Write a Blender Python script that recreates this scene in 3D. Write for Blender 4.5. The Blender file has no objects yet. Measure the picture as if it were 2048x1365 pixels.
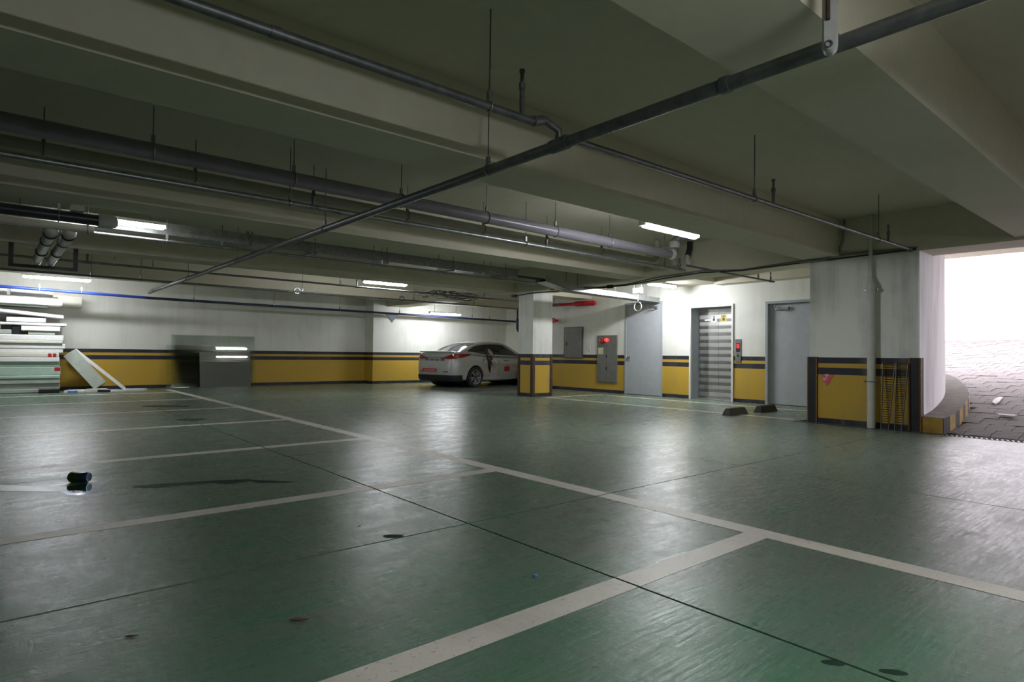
import bpy, math, random
from mathutils import Vector, Matrix
random.seed(7)
sc = bpy.context.scene
COL = sc.collection
# ------------------------------------------------------------------ camera, world, exposure
FPX, YAW, PITCH, ROLL, EYE = 1217.25, 0.703924, 0.0212193, -0.011813, 1.05
cd = bpy.data.cameras.new('camera'); cam = bpy.data.objects.new('camera', cd); COL.objects.link(cam)
fw = Vector((math.cos(PITCH)*math.sin(YAW), math.cos(PITCH)*math.cos(YAW), math.sin(PITCH)))
r0 = Vector((math.cos(YAW), -math.sin(YAW), 0)); u0 = r0.cross(fw)
rt = r0*math.cos(ROLL) - u0*math.sin(ROLL); up = u0*math.cos(ROLL) + r0*math.sin(ROLL)
M = Matrix((rt, up, -fw)).transposed().to_4x4(); M.translation = Vector((0, 0, EYE))
cam.matrix_world = M
cd.sensor_width = 36.0; cd.lens = 36.0*FPX/2048.0; cd.clip_start = 0.05; cd.clip_end = 200
sc.camera = cam
w = bpy.data.worlds.new('overcast_sky'); sc.world = w; w.use_nodes = True
bg = w.node_tree.nodes['Background']; bg.inputs[0].default_value = (0.98, 0.93, 1.0, 1); bg.inputs[1].default_value = 5.0
sc.view_settings.view_transform = 'Standard'; sc.view_settings.look = 'None'
sc.view_settings.gamma = 1.0; sc.view_settings.exposure = 0.40; sc.view_settings.use_curve_mapping = False
sc.cycles.use_denoising = True
sc.cycles.max_bounces = 7; sc.cycles.diffuse_bounces = 5; sc.cycles.sample_clamp_indirect = 8.0
LAMP = 100.0          # radiance of the fluorescent diffusers

# ------------------------------------------------------------------ materials
MAT = {}
def nodes(name):
    m = bpy.data.materials.new(name); m.use_nodes = True; MAT[name] = m
    nt = m.node_tree; return m, nt, nt.nodes['Principled BSDF']
def N(nt, kind, **kw):
    n = nt.nodes.new(kind)
    for k, v in kw.items():
        if k.startswith('i_'):
            n.inputs[k[2:].replace('_', ' ')].default_value = v
        else: setattr(n, k, v)
    return n
def rgba(c): return (c[0], c[1], c[2], 1)
def ramp(nt, fac, stops):
    r = N(nt, 'ShaderNodeValToRGB'); els = r.color_ramp.elements
    els[0].position, els[0].color = stops[0][0], rgba(stops[0][1])
    els[1].position, els[1].color = stops[-1][0], rgba(stops[-1][1])
    for p, c in stops[1:-1]:
        e = els.new(p); e.color = rgba(c)
    nt.links.new(fac, r.inputs[0]); return r.outputs[0]
def mixc(nt, fac, a, b, mode='MIX'):
    n = N(nt, 'ShaderNodeMix', data_type='RGBA', blend_type=mode)
    for sock, v in ((n.inputs[0], fac), (n.inputs[6], a), (n.inputs[7], b)):
        if isinstance(v, (int, float)): sock.default_value = v
        elif isinstance(v, tuple): sock.default_value = rgba(v)
        else: nt.links.new(v, sock)
    return n.outputs[2]
def noise(nt, scale, detail=4, vec=None, rough=0.55, dist=0.0):
    n = N(nt, 'ShaderNodeTexNoise'); n.inputs['Scale'].default_value = scale; n.inputs['Detail'].default_value = detail
    n.inputs['Roughness'].default_value = rough; n.inputs['Distortion'].default_value = dist
    if vec is not None: nt.links.new(vec, n.inputs['Vector'])
    return n.outputs[0]
def pos(nt, scale=(1, 1, 1), coord='geo'):
    if coord == 'geo': s = N(nt, 'ShaderNodeNewGeometry').outputs['Position']
    else: s = N(nt, 'ShaderNodeTexCoord').outputs['Object']
    mp = N(nt, 'ShaderNodeMapping'); mp.inputs['Scale'].default_value = scale
    nt.links.new(s, mp.inputs[0]); return mp.outputs[0]
def bump(nt, b, h, strength=0.2, dist=0.01):
    n = N(nt, 'ShaderNodeBump'); n.inputs['Strength'].default_value = strength; n.inputs['Distance'].default_value = dist
    nt.links.new(h, n.inputs['Height']); nt.links.new(n.outputs[0], b.inputs['Normal'])
def simple(name, c, rough=0.5, metal=0.0, var=0.12, scale=6.0, bmp=0.0, coat=0.0):
    m, nt, b = nodes(name); p = pos(nt, (1, 1, 1), 'obj')
    f = noise(nt, scale, 5, p)
    lo = tuple(x*(1-var) for x in c); hi = tuple(min(1, x*(1+var)) for x in c)
    nt.links.new(ramp(nt, f, [(0.3, lo), (0.7, hi)]), b.inputs['Base Color'])
    b.inputs['Roughness'].default_value = rough; b.inputs['Metallic'].default_value = metal
    b.inputs['Coat Weight'].default_value = coat
    if bmp: bump(nt, b, noise(nt, scale*8, 3, p), bmp)
    return m
def emissive(name, c, s):
    m, nt, b = nodes(name); b.inputs['Base Color'].default_value = rgba(c)
    b.inputs['Emission Color'].default_value = rgba(c); b.inputs['Emission Strength'].default_value = s
    return m
CEIL = (0.62, 0.62, 0.56); WHITE = (0.78, 0.78, 0.72); YEL = (0.53, 0.335, 0.036); BLK = (0.018, 0.018, 0.03)
# painted ceiling
m, nt, b = nodes('ceiling_paint'); p = pos(nt)
f = noise(nt, 0.7, 5, p); g = noise(nt, 9, 4, p)
c = ramp(nt, f, [(0.3, (0.62, 0.58, 0.46)), (0.7, (0.69, 0.65, 0.52))])
nt.links.new(mixc(nt, 0.12, c, ramp(nt, g, [(0.35, (0.5, 0.47, 0.36)), (0.65, (0.75, 0.72, 0.58))])), b.inputs['Base Color'])
b.inputs['Roughness'].default_value = 0.75; bump(nt, b, noise(nt, 30, 3, p), 0.12)
# wall paint: black base, yellow dado, two black bands, white above (bands are paint, at fixed heights)
def wall_paint(name, top=1.05, dirt=0.25):
    m, nt, b = nodes(name); p = pos(nt)
    sep = N(nt, 'ShaderNodeSeparateXYZ'); nt.links.new(p, sep.inputs[0])
    mr = N(nt, 'ShaderNodeMapRange'); mr.inputs['From Max'].default_value = 2.0; nt.links.new(sep.outputs[2], mr.inputs[0])
    r = N(nt, 'ShaderNodeValToRGB'); r.color_ramp.interpolation = 'CONSTANT'
    st = [(0, BLK), (0.085, YEL), (top-0.27, BLK), (top-0.165, YEL), (top-0.095, BLK), (top, WHITE)]
    els = r.color_ramp.elements
    els[0].position, els[0].color = 0, rgba(st[0][1]); els[1].position, els[1].color = st[-1][0]/2, rgba(st[-1][1])
    for q, cc in st[1:-1]:
        e = els.new(q/2); e.color = rgba(cc)
    nt.links.new(mr.outputs[0], r.inputs[0])
    streak = noise(nt, 1.0, 5, pos(nt, (5, 5, 0.35)), 0.6); blot = noise(nt, 1.6, 5, p)
    d = N(nt, 'ShaderNodeMath', operation='MULTIPLY'); nt.links.new(streak, d.inputs[0]); nt.links.new(blot, d.inputs[1])
    dm = ramp(nt, d.outputs[0], [(0.22, (0, 0, 0)), (0.5, (1, 1, 1))])
    sc_ = N(nt, 'ShaderNodeMath', operation='MULTIPLY'); nt.links.new(dm, sc_.inputs[0]); sc_.inputs[1].default_value = dirt
    nt.links.new(mixc(nt, sc_.outputs[0], r.outputs[0], (0.22, 0.21, 0.18)), b.inputs['Base Color'])
    b.inputs['Roughness'].default_value = 0.55; bump(nt, b, noise(nt, 40, 3, p), 0.08)
wall_paint('wall_paint'); wall_paint('pillar_paint', 1.05, 0.6)
# outdoor facing wall: white, water stained
m, nt, b = nodes('ramp_wall_paint'); p = pos(nt, (3, 3, 0.5)); f = noise(nt, 1.3, 6, p)
nt.links.new(ramp(nt, f, [(0.32, (0.70, 0.68, 0.72)), (0.55, (0.90, 0.88, 0.92))]), b.inputs['Base Color']); b.inputs['Roughness'].default_value = 0.7
# green epoxy floor
m, nt, b = nodes('green_epoxy'); p = pos(nt)
f = noise(nt, 0.35, 5, p, 0.6); st = noise(nt, 1.0, 7, pos(nt, (0.8, 5.0, 1)), 0.7, 0.3); st2 = noise(nt, 1.0, 7, pos(nt, (9.0, 2.0, 1)), 0.7, 0.3)
fine = noise(nt, 70, 3, p); sw = noise(nt, 3.5, 9, p, 0.75)
c = ramp(nt, f, [(0.35, (0.060, 0.190, 0.098)), (0.65, (0.080, 0.220, 0.120))])
dirt = mixc(nt, 0.5, f, st)
sx = N(nt, 'ShaderNodeSeparateXYZ'); nt.links.new(p, sx.inputs[0])
lane = N(nt, 'ShaderNodeMapRange'); lane.inputs['From Min'].default_value = 1.5; lane.inputs['From Max'].default_value = 6.0; lane.inputs['To Max'].default_value = 0.20; nt.links.new(sx.outputs[0], lane.inputs[0])
farw = N(nt, 'ShaderNodeMapRange'); farw.inputs['From Min'].default_value = 3.0; farw.inputs['From Max'].default_value = 9.0; farw.inputs['To Max'].default_value = 0.10; nt.links.new(sx.outputs[1], farw.inputs[0])
ad = N(nt, 'ShaderNodeMath', operation='ADD'); nt.links.new(lane.outputs[0], ad.inputs[0]); nt.links.new(farw.outputs[0], ad.inputs[1])
ad2 = N(nt, 'ShaderNodeMath', operation='ADD'); nt.links.new(dirt, ad2.inputs[0]); nt.links.new(ad.outputs[0], ad2.inputs[1]); dirt = ad2.outputs[0]
df = ramp(nt, dirt, [(0.40, (0, 0, 0)), (0.62, (0.8, 0.8, 0.8))])
c = mixc(nt, df, c, (0.165, 0.180, 0.150))
sf = ramp(nt, sw, [(0.48, (0, 0, 0)), (0.80, (0.6, 0.6, 0.6))])
c = mixc(nt, sf, c, (0.125, 0.135, 0.115))
c = mixc(nt, 0.12, c, ramp(nt, fine, [(0.4, (0.05, 0.10, 0.07)), (0.65, (0.19, 0.30, 0.22))]))
c = mixc(nt, ramp(nt, noise(nt, 22, 2, p), [(0.70, (0, 0, 0)), (0.74, (0.7, 0.7, 0.7))]), c, (0.03, 0.035, 0.03))
nt.links.new(c, b.inputs['Base Color'])
def stretched(rot, sc3, dist=0.5):
    q = N(nt, 'ShaderNodeMapping'); q.inputs['Rotation'].default_value = (0, 0, rot); q.inputs['Scale'].default_value = sc3; nt.links.new(p, q.inputs[0])
    return noise(nt, 1.0, 6, q.outputs[0], 0.7, dist)
scr = mixc(nt, 0.35, stretched(0.06, (5, 46, 1)), stretched(-0.5, (26, 6, 1)))      # polishing and sweeping marks, mostly along the lane
patch = mixc(nt, 0.45, stretched(0.0, (0.9, 4.0, 1)), sw)
rr2 = mixc(nt, 0.5, patch, scr)
nt.links.new(ramp(nt, rr2, [(0.38, (0.19,)*3), (0.5, (0.28,)*3), (0.62, (0.44,)*3)]), b.inputs['Roughness'])
bump(nt, b, mixc(nt, 0.25, scr, sw), 0.30, 0.012)
b.inputs['Specular IOR Level'].default_value = 0.22
# worn road paint
m, nt, b = nodes('line_paint'); p = pos(nt)
wn = ramp(nt, noise(nt, 2.2, 8, p, 0.7), [(0.40, (0, 0, 0)), (0.75, (0.7, 0.7, 0.7))])
c = mixc(nt, wn, (0.74, 0.69, 0.60), (0.42, 0.40, 0.35))
sp = ramp(nt, noise(nt, 45, 2, p), [(0.62, (0, 0, 0)), (0.7, (0.6, 0.6, 0.6))])
nt.links.new(mixc(nt, sp, c, (0.20, 0.20, 0.17)), b.inputs['Base Color']); b.inputs['Roughness'].default_value = 0.45
simple('joint_dark', (0.02, 0.03, 0.025), 0.9)
simple('oil_stain', (0.010, 0.035, 0.018), 0.75, var=0.3); MAT['oil_stain'].node_tree.nodes['Principled BSDF'].inputs['Specular IOR Level'].default_value = 0.15
simple('wet_stain', (0.006, 0.03, 0.018), 0.5); MAT['wet_stain'].node_tree.nodes['Principled BSDF'].inputs['Specular IOR Level'].default_value = 0.06
simple('dark_pipe', (0.035, 0.035, 0.045), 0.32, var=0.2)
simple('purple_grey_pvc', (0.20, 0.185, 0.22), 0.33, var=0.12)
simple('galvanised', (0.30, 0.31, 0.31), 0.38, 0.85, 0.2, 18)
simple('grey_iron', (0.15, 0.155, 0.155), 0.45, 0.6, 0.25, 14)
simple('pale_pvc', (0.55, 0.55, 0.50), 0.42, var=0.1)
simple('beige_pipe', (0.36, 0.35, 0.29), 0.5, var=0.1)
simple('blue_pipe', (0.03, 0.07, 0.42), 0.4, var=0.1)
simple('navy_pipe', (0.02, 0.03, 0.09), 0.4)
simple('red_pipe', (0.55, 0.015, 0.02), 0.35)
simple('white_fixture', (0.72, 0.72, 0.70), 0.4, var=0.05)
simple('grey_door', (0.42, 0.44, 0.47), 0.42, var=0.06)
simple('grey_frame', (0.36, 0.39, 0.42), 0.4, var=0.06)
simple('cabinet_steel', (0.25, 0.25, 0.235), 0.36, 0.55, 0.12, 10)
simple('chrome', (0.75, 0.75, 0.76), 0.12, 1.0, 0.03)
simple('black_rubber', (0.022, 0.022, 0.022), 0.65, var=0.3)
simple('rust_iron', (0.06, 0.035, 0.022), 0.7, 0.2, 0.5, 20)
simple('orange_rust', (0.24, 0.11, 0.03), 0.65, 0.1, 0.4, 25)
simple('white_foam', (0.82, 0.82, 0.80), 0.85, var=0.05, scale=12)
simple('cream_foam', (0.68, 0.66, 0.58), 0.85, var=0.05)
simple('green_foam', (0.42, 0.55, 0.46), 0.85, var=0.08)
simple('grey_foam', (0.44, 0.48, 0.42), 0.85, var=0.1)
simple('black_plastic', (0.012, 0.012, 0.014), 0.5)
simple('red_label', (0.45, 0.015, 0.02), 0.5)
simple('blue_plastic', (0.12, 0.25, 0.55), 0.4)
simple('note_paper', (0.62, 0.66, 0.42), 0.8)
simple('pink_sticker', (0.75, 0.10, 0.16), 0.5)
simple('pale_pink', (0.75, 0.40, 0.44), 0.5)
simple('yellow_sticker', (0.72, 0.60, 0.05), 0.5)
simple('white_sticker', (0.85, 0.85, 0.88), 0.5, var=0.02)
simple('concrete', (0.17, 0.155, 0.135), 0.85, var=0.2, bmp=0.2)
simple('paver_stone', (0.18, 0.162, 0.158), 0.85, var=0.22, scale=5, bmp=0.25)
simple('paver_bed', (0.12, 0.11, 0.10), 0.95)
simple('tyre', (0.018, 0.018, 0.019), 0.7)
simple('dark_glass', (0.015, 0.016, 0.018), 0.05, var=0.02, coat=0.5)
simple('silver_paint', (0.52, 0.53, 0.52), 0.30, 0.35, 0.03, 3, coat=0.6)
simple('rim_alloy', (0.34, 0.34, 0.35), 0.35, 0.3)
simple('tail_red', (0.28, 0.006, 0.008), 0.15, coat=0.6)
simple('plate_white', (0.55, 0.55, 0.55), 0.5)
simple('plate_ink', (0.08, 0.08, 0.10), 0.6)
simple('plate_red', (0.42, 0.03, 0.045), 0.5)
simple('print_hair', (0.014, 0.012, 0.014), 0.35)
simple('print_skin', (0.50, 0.38, 0.36), 0.4)
simple('print_dress', (0.46, 0.42, 0.43), 0.4, var=0.2)
simple('leaf_brown', (0.09, 0.05, 0.02), 0.8)
simple('can_green', (0.06, 0.13, 0.02), 0.25, 0.5)
simple('can_blue', (0.04, 0.10, 0.18), 0.22, 0.6)
simple('paper_white', (0.75, 0.72, 0.74), 0.8)
simple('stained_plastic', (0.42, 0.42, 0.40), 0.35, var=0.15)
simple('cable_black', (0.02, 0.022, 0.02), 0.5)
simple('cable_grey', (0.20, 0.21, 0.20), 0.5)
simple('outer_wall', (0.82, 0.80, 0.82), 0.8, var=0.05)
emissive('tube_light', (0.93, 0.96, 1.0), LAMP)
emissive('old_tube_light', (0.93, 0.96, 1.0), LAMP*0.32)
emissive('twin_tube_light', (0.95, 0.97, 1.0), LAMP*1.8)
emissive('red_lamp', (1.0, 0.05, 0.04), 1.2)
emissive('red_digit', (1.0, 0.02, 0.03), 2.5)
emissive('sign_light', (0.85, 1.0, 0.95), 1.6)
# striped stainless elevator doors: etched bands
m, nt, b = nodes('banded_steel'); p = pos(nt)
wv = N(nt, 'ShaderNodeSeparateXYZ'); nt.links.new(p, wv.inputs[0])
mm = N(nt, 'ShaderNodeMath', operation='MULTIPLY'); mm.inputs[1].default_value = 1/0.172; nt.links.new(wv.outputs[2], mm.inputs[0])
fr = N(nt, 'ShaderNodeMath', operation='FRACT'); nt.links.new(mm.outputs[0], fr.inputs[0])
bandf = ramp(nt, fr.outputs[0], [(0.38, (0, 0, 0)), (0.56, (1, 1, 1))])
nt.links.new(mixc(nt, bandf, (0.47, 0.455, 0.43), (0.62, 0.62, 0.61)), b.inputs['Base Color'])
b.inputs['Metallic'].default_value = 1.0
nt.links.new(ramp(nt, bandf, [(0, (0.26,)*3), (1, (0.40,)*3)]), b.inputs['Roughness'])
bump(nt, b, noise(nt, 3, 2, p), 0.05, 0.03)
def glassy(name, c, tr, rough=0.0):
    m, nt, b = nodes(name); b.inputs['Base Color'].default_value = rgba(c)
    b.inputs['Transmission Weight'].default_value = tr; b.inputs['Roughness'].default_value = rough; b.inputs['IOR'].default_value = 1.5
glassy('green_glass', (0.88, 0.95, 0.91), 1.0); glassy('smoke_glass', (0.30, 0.31, 0.285), 0.5, 0.02)

# ------------------------------------------------------------------ geometry helpers
class G:
    def __init__(s): s.v = []; s.f = []
    def add(s, vs, fs):
        o = len(s.v); s.v += [tuple(a) for a in vs]; s.f += [tuple(i+o for i in q) for q in fs]; return s
    def box(s, a, b):
        x0, y0, z0 = a; x1, y1, z1 = b
        return s.add([(x0,y0,z0),(x1,y0,z0),(x1,y1,z0),(x0,y1,z0),(x0,y0,z1),(x1,y0,z1),(x1,y1,z1),(x0,y1,z1)],
                     [(0,3,2,1),(4,5,6,7),(0,1,5,4),(1,2,6,5),(2,3,7,6),(3,0,4,7)])
    def tube(s, pts, r, n=10, caps=True):
        P = [Vector(p) for p in pts]; R = r if isinstance(r, (list, tuple)) else [r]*len(P)
        vs = []; prev = None
        for i, p in enumerate(P):
            t = (P[min(i+1, len(P)-1)] - P[max(i-1, 0)]).normalized()
            if prev is None:
                a = Vector((0,0,1)) if abs(t.z) < 0.9 else Vector((1,0,0)); e = (a - t*a.dot(t)).normalized()
            else: e = (prev - t*prev.dot(t)).normalized()
            prev = e; q = t.cross(e)
            for k in range(n):
                an = 2*math.pi*k/n; vs.append(p + (e*math.cos(an) + q*math.sin(an))*R[i])
        fs = []
        for i in range(len(P)-1):
            for k in range(n):
                a = i*n+k; b2 = i*n+(k+1) % n; fs.append((a, b2, b2+n, a+n))
        if caps: fs.append(tuple(range(n-1, -1, -1))); fs.append(tuple(range((len(P)-1)*n, len(P)*n)))
        return s.add(vs, fs)
    def cyl(s, a, b, r, n=12): return s.tube([a, b], r, n)
    def ring(s, p, axis, R, r, n=20, m=6):
        ax = Vector(axis).normalized(); a = Vector((0,0,1)) if abs(ax.z) < .9 else Vector((1,0,0))
        e = (a-ax*a.dot(ax)).normalized(); q = ax.cross(e); c = Vector(p); vs = []; fs = []
        for i in range(n):
            t = 2*math.pi*i/n; d = e*math.cos(t)+q*math.sin(t)
            for j in range(m):
                u = 2*math.pi*j/m; vs.append(c + d*(R+r*math.cos(u)) + ax*(r*math.sin(u)))
        for i in range(n):
            for j in range(m): fs.append((i*m+j, ((i+1)%n)*m+j, ((i+1)%n)*m+(j+1)%m, i*m+(j+1)%m))
        return s.add(vs, fs)
    def loft(s, rings, closed=True, caps=True):
        n = len(rings[0]); vs = [p for r in rings for p in r]; fs = []
        for i in range(len(rings)-1):
            for k in range(n if closed else n-1):
                a = i*n+k; b2 = i*n+(k+1) % n; fs.append((a, b2, b2+n, a+n))
        if caps and closed: fs.append(tuple(range(n-1, -1, -1))); fs.append(tuple(range((len(rings)-1)*n, len(rings)*n)))
        return s.add(vs, fs)
    def prism(s, poly, z0, z1, mp=lambda x, y, z: (x, y, z)):
        return s.loft([[mp(x, y, z0) for x, y in poly], [mp(x, y, z1) for x, y in poly]])
    def sphere(s, c, r, n=12, m=8, sq=(1, 1, 1)):
        rings = []
        for i in range(1, m):
            t = math.pi*i/m; rings.append([(c[0]+sq[0]*r*math.sin(t)*math.cos(2*math.pi*k/n), c[1]+sq[1]*r*math.sin(t)*math.sin(2*math.pi*k/n), c[2]-sq[2]*r*math.cos(t)) for k in range(n)])
        return s.loft(rings)
def mesh(name, g, mat, smooth=False, off=(0, 0, 0)):
    me = bpy.data.meshes.new(name)
    me.from_pydata([(a-off[0], b2-off[1], c2-off[2]) for a, b2, c2 in g.v], [], g.f)
    import bmesh
    bm = bmesh.new(); bm.from_mesh(me); bmesh.ops.recalc_face_normals(bm, faces=bm.faces); bm.to_mesh(me); bm.free()
    me.materials.append(MAT[mat])
    if smooth:
        me.polygons.foreach_set('use_smooth', [True]*len(me.polygons)); me.set_sharp_from_angle(angle=math.radians(38))
    me.update(); return me
def obj(name, g, mat, parent=None, smooth=False, local=False):
    """one mesh object; coordinates are world ones unless local"""
    if parent is not None:
        off = (0, 0, 0) if local else tuple(WORLDLOC.get(parent.name, (0, 0, 0)))
        o = bpy.data.objects.new(name, mesh(name, g, mat, smooth, off)); o.parent = parent
        if not local: WORLDLOC[o.name] = off
    else:
        xs, ys, zs = zip(*g.v); off = ((min(xs)+max(xs))/2, (min(ys)+max(ys))/2, min(zs))
        o = bpy.data.objects.new(name, mesh(name, g, mat, smooth, off)); o.location = off; WORLDLOC[o.name] = off
    COL.objects.link(o); WORLDLOC.setdefault(o.name, (0, 0, 0))
    return o
WORLDLOC = {}
def inst(name, me, parent, loc, rot=(0, 0, 0), scale=None):
    o = bpy.data.objects.new(name, me); o.parent = parent; o.location = loc; o.rotation_euler = rot
    if scale: o.scale = scale
    COL.objects.link(o); return o
def tag(o, label=None, cat=None, group=None, kind=None):
    if label: o['label'] = label
    if cat: o['category'] = cat
    if group: o['group'] = group
    if kind: o['kind'] = kind
    return o
def thing(name, label, cat, loc=(0, 0, 0), rz=0, group=None, kind=None):
    o = bpy.data.objects.new(name, None); o.empty_display_size = 0.1; COL.objects.link(o)
    o.location = loc; o.rotation_euler = (0, 0, rz); WORLDLOC[o.name] = tuple(loc)
    return tag(o, label, cat, group, kind)
def copy_mesh_child(src, parent, name=None):
    c = src.copy(); COL.objects.link(c); c.parent = parent; return c

# ------------------------------------------------------------------ room shell
SLAB, BEAM, GIRD = 3.22, 2.65, 2.61
XL, YB = -9.0, -6.0            # unseen left wall / wall behind the camera
EW = 13.05                     # elevator wall plane
# floor: bed and epoxy panels between sawn joints
fl = tag(obj('floor', G().box((XL, YB, -0.3), (15.6, 19.4, -0.02)), 'joint_dark'), 'dark joint bed under the green epoxy garage floor', 'floor', kind='structure')
jx = [XL, -4.25, -1.0, 2.25, 5.5, 8.75, 12.0, 15.6]; jy = [YB, -3.05, 0.0, 3.05, 6.1, 9.15, 12.2, 15.25, 19.4]; gp = 0.0075
for i in range(len(jx)-1):
    for j in range(len(jy)-1):
        x0, x1, y0, y1 = jx[i]+gp, jx[i+1]-gp, jy[j]+gp, jy[j+1]-gp
        if x1 > 9.9 and y0 < 4.6:
            # keep clear of the drain channel and the ramp
            obj('floor_panel', G().box((x0, y0, -0.019), (9.93, min(y1, 4.62), 0)), 'green_epoxy', fl) if x0 < 9.9 else None
            if y1 > 4.62: obj('floor_panel', G().box((x0, 4.62, -0.019), (x1, y1, 0)), 'green_epoxy', fl)
            continue
        obj('floor_panel', G().box((x0, y0, -0.019), (x1, y1, 0)), 'green_epoxy', fl)
def line(x0, y0, x1, y1):
    xs = [x0] + [j for j in jx if x0+0.02 < j < x1-0.02] + [x1]; ys = [y0] + [j for j in jy if y0+0.02 < j < y1-0.02] + [y1]
    for a, b2 in zip(xs, xs[1:]):
        for c2, d2 in zip(ys, ys[1:]):
            obj('painted_line', G().box((a + (gp if a != x0 else 0), c2 + (gp if c2 != y0 else 0), 0.0002), (b2 - (gp if b2 != x1 else 0), d2 - (gp if d2 != y1 else 0), 0.0016)), 'line_paint', fl)
line(3.43, -5.5, 3.58, 18.2)
for k in range(-1, 7):
    y = 1.81 + 2.5*k + (0.08 if k > 2 else 0)
    line(XL+2.6, y-0.07, 3.429, y+0.07)
line(10.23, 4.75, 10.33, 10.83); line(12.1, 5.35, 12.2, 10.83); line(10.33, 10.73, 12.1, 10.83)
# ceiling slab and beams
ce = tag(obj('ceiling', G().box((XL, YB, SLAB), (15.7, 19.4, SLAB+0.25)), 'ceiling_paint'), 'pale painted concrete ceiling slab between deep beams', 'ceiling', kind='structure')
for y0 in (-4.5, -1.5, 1.23, 3.95, 7.72, 11.85, 16.1):
    obj('beam', G().box((XL, y0, BEAM), (10.119, y0+0.56, SLAB-0.001)), 'ceiling_paint', ce)
obj('beam', G().box((10.12, YB, GIRD), (10.78, 18.55, SLAB-0.001)), 'ceiling_paint', ce)
for y0, y1 in ((7.72, 8.95), (11.85, 12.41), (16.1, 16.66)):
    obj('beam', G().box((10.781, y0, 2.775 if y0 < 8 else BEAM), (EW+0.05 if y0 < 12 else 15.4, y1, SLAB-0.001)), 'ceiling_paint', ce)
obj('beam', G().box((12.7, 4.42, 2.72), (EW+0.05, 7.719, SLAB-0.001)), 'ceiling_paint', ce)
# walls
T = 0.25
wb = G().box((XL-T, 19.1, -0.1), (9.62, 19.1+T, SLAB)).box((9.62, 18.5, -0.1), (15.7, 19.1+T, SLAB))
tag(obj('wall_back', wb, 'wall_paint'), 'back wall painted white over yellow with black bands', 'wall', kind='structure')
D1, EL, D2 = (9.40, 10.62, 2.46), (7.43, 8.60, 2.28), (5.55, 6.66, 2.28)
we = G()
for y0, y1, z0 in ((4.42, D2[0], -0.1), (D2[0], D2[1], D2[2]), (D2[1], EL[0], -0.1), (EL[0], EL[1], EL[2]), (EL[1], D1[0], -0.1), (D1[0], D1[1], D1[2]), (D1[1], 14.3, -0.1)):
    we.box((EW, y0, z0), (EW+T, y1, SLAB))
we.box((EW, 14.3-0.001, -0.1), (15.4, 14.3+0.2, SLAB))
tag(obj('wall_elevator', we, 'wall_paint'), 'white and yellow wall holding the elevator and two grey doors', 'wall', kind='structure')
tag(obj('wall_right', G().box((15.4, 14.5, -0.1), (15.4+T, 18.5, SLAB)), 'wall_paint'), 'short side wall of the bay where the car is parked', 'wall', kind='structure')
tag(obj('wall_left', G().box((XL-T, YB, -0.1), (XL, 19.1, SLAB)), 'wall_paint'), 'left side wall of the garage', 'wall', kind='structure')
tag(obj('wall_front', G().box((XL-T, YB-T, -0.1), (10.4, YB, SLAB)), 'wall_paint'), 'wall behind the viewer', 'wall', kind='structure')
tag(obj('wall_ramp_side', G().box((10.12, YB, -0.1), (10.4, -3.6, SLAB)), 'wall_paint'), 'wall on the far side of the ramp opening', 'wall', kind='structure')
# ------------------------------------------------------------------ pillars
def guard(parent, x, y, sx, sy, z1, mat, w=0.07, t=0.012):
    g = G().box((min(x, x+sx*w), min(y-sy*t, y), 0), (max(x, x+sx*w), max(y-sy*t, y), z1)).box((min(x-sx*t, x), min(y-sy*t, y+sy*w), 0), (max(x-sx*t, x), max(y-sy*t, y+sy*w), z1))
    return obj('corner_guard', g, mat, parent)
pl = thing('concrete_pillar', 'slim square pillar standing beside the parked car', 'pillar', (10.43, 11.37, 0), kind='structure')
obj('column', G().box((10.1, 11.1, 0), (10.76, 11.64, GIRD)), 'pillar_paint', pl)
for (x, y, sx, sy) in ((10.1, 11.1, 1, 1), (10.76, 11.1, -1, 1), (10.1, 11.64, 1, -1), (10.76, 11.64, -1, -1)): guard(pl, x, y, sx, sy, 1.05, 'rust_iron')
# big pillar: flat face to the garage, ramp-side wall sweeping away in a curve
bp = thing('concrete_pillar', 'broad pillar with curved white side at the ramp opening', 'pillar', (10.5, 3.6, 0), kind='structure')
obj('column', G().box((10.12, 2.895, 0), (10.78, 4.42, GIRD)).box((10.78, 3.75, 0), (EW+T, 4.42, SLAB)), 'pillar_paint', bp)
WC = [(10.13, 2.875), (10.45, 2.872), (10.75, 2.885), (11.05, 2.915), (11.37, 2.955), (11.75, 3.01), (12.14, 3.085), (12.55, 3.18), (12.95, 3.29), (13.4, 3.45), (13.9, 3.69), (14.4, 4.02), (14.85, 4.45), (15.2, 5.0), (15.4, 5.7), (15.5, 6.6)]
CC = [(10.15, 2.60), (10.45, 2.585), (10.8, 2.59), (11.3, 2.63), (11.77, 2.69), (12.15, 2.75), (12.5, 2.83), (13.05, 2.985), (13.6, 3.18), (14.15, 3.40), (14.65, 3.68), (15.1, 4.05), (15.5, 4.5), (15.8, 5.1), (15.95, 5.8), (16.0, 6.6)]
SL = 0.12
def rz(x): return max(0.0, SL*(x-10.25))
inner = [(x - 0.02, y+0.02) for x, y in WC]
poly = WC + [(13.6, 6.6), (13.6, 3.9), (10.14, 3.9)]
poly = WC + [(14.9, 6.6), (14.6, 5.4), (13.9, 4.5), (12.9, 3.85), (11.8, 3.5), (10.79, 3.3), (10.79, 2.896), (10.13, 2.896)]
wr = obj('curved_wall', G().prism(poly, 0.0, 4.2), 'ramp_wall_paint', bp, True)
obj('curved_wall', G().prism([(10.119, 2.872), (10.119, 2.896), (10.13, 2.896), (10.13, 2.872)], 0, GIRD), 'ramp_wall_paint', bp)
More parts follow.
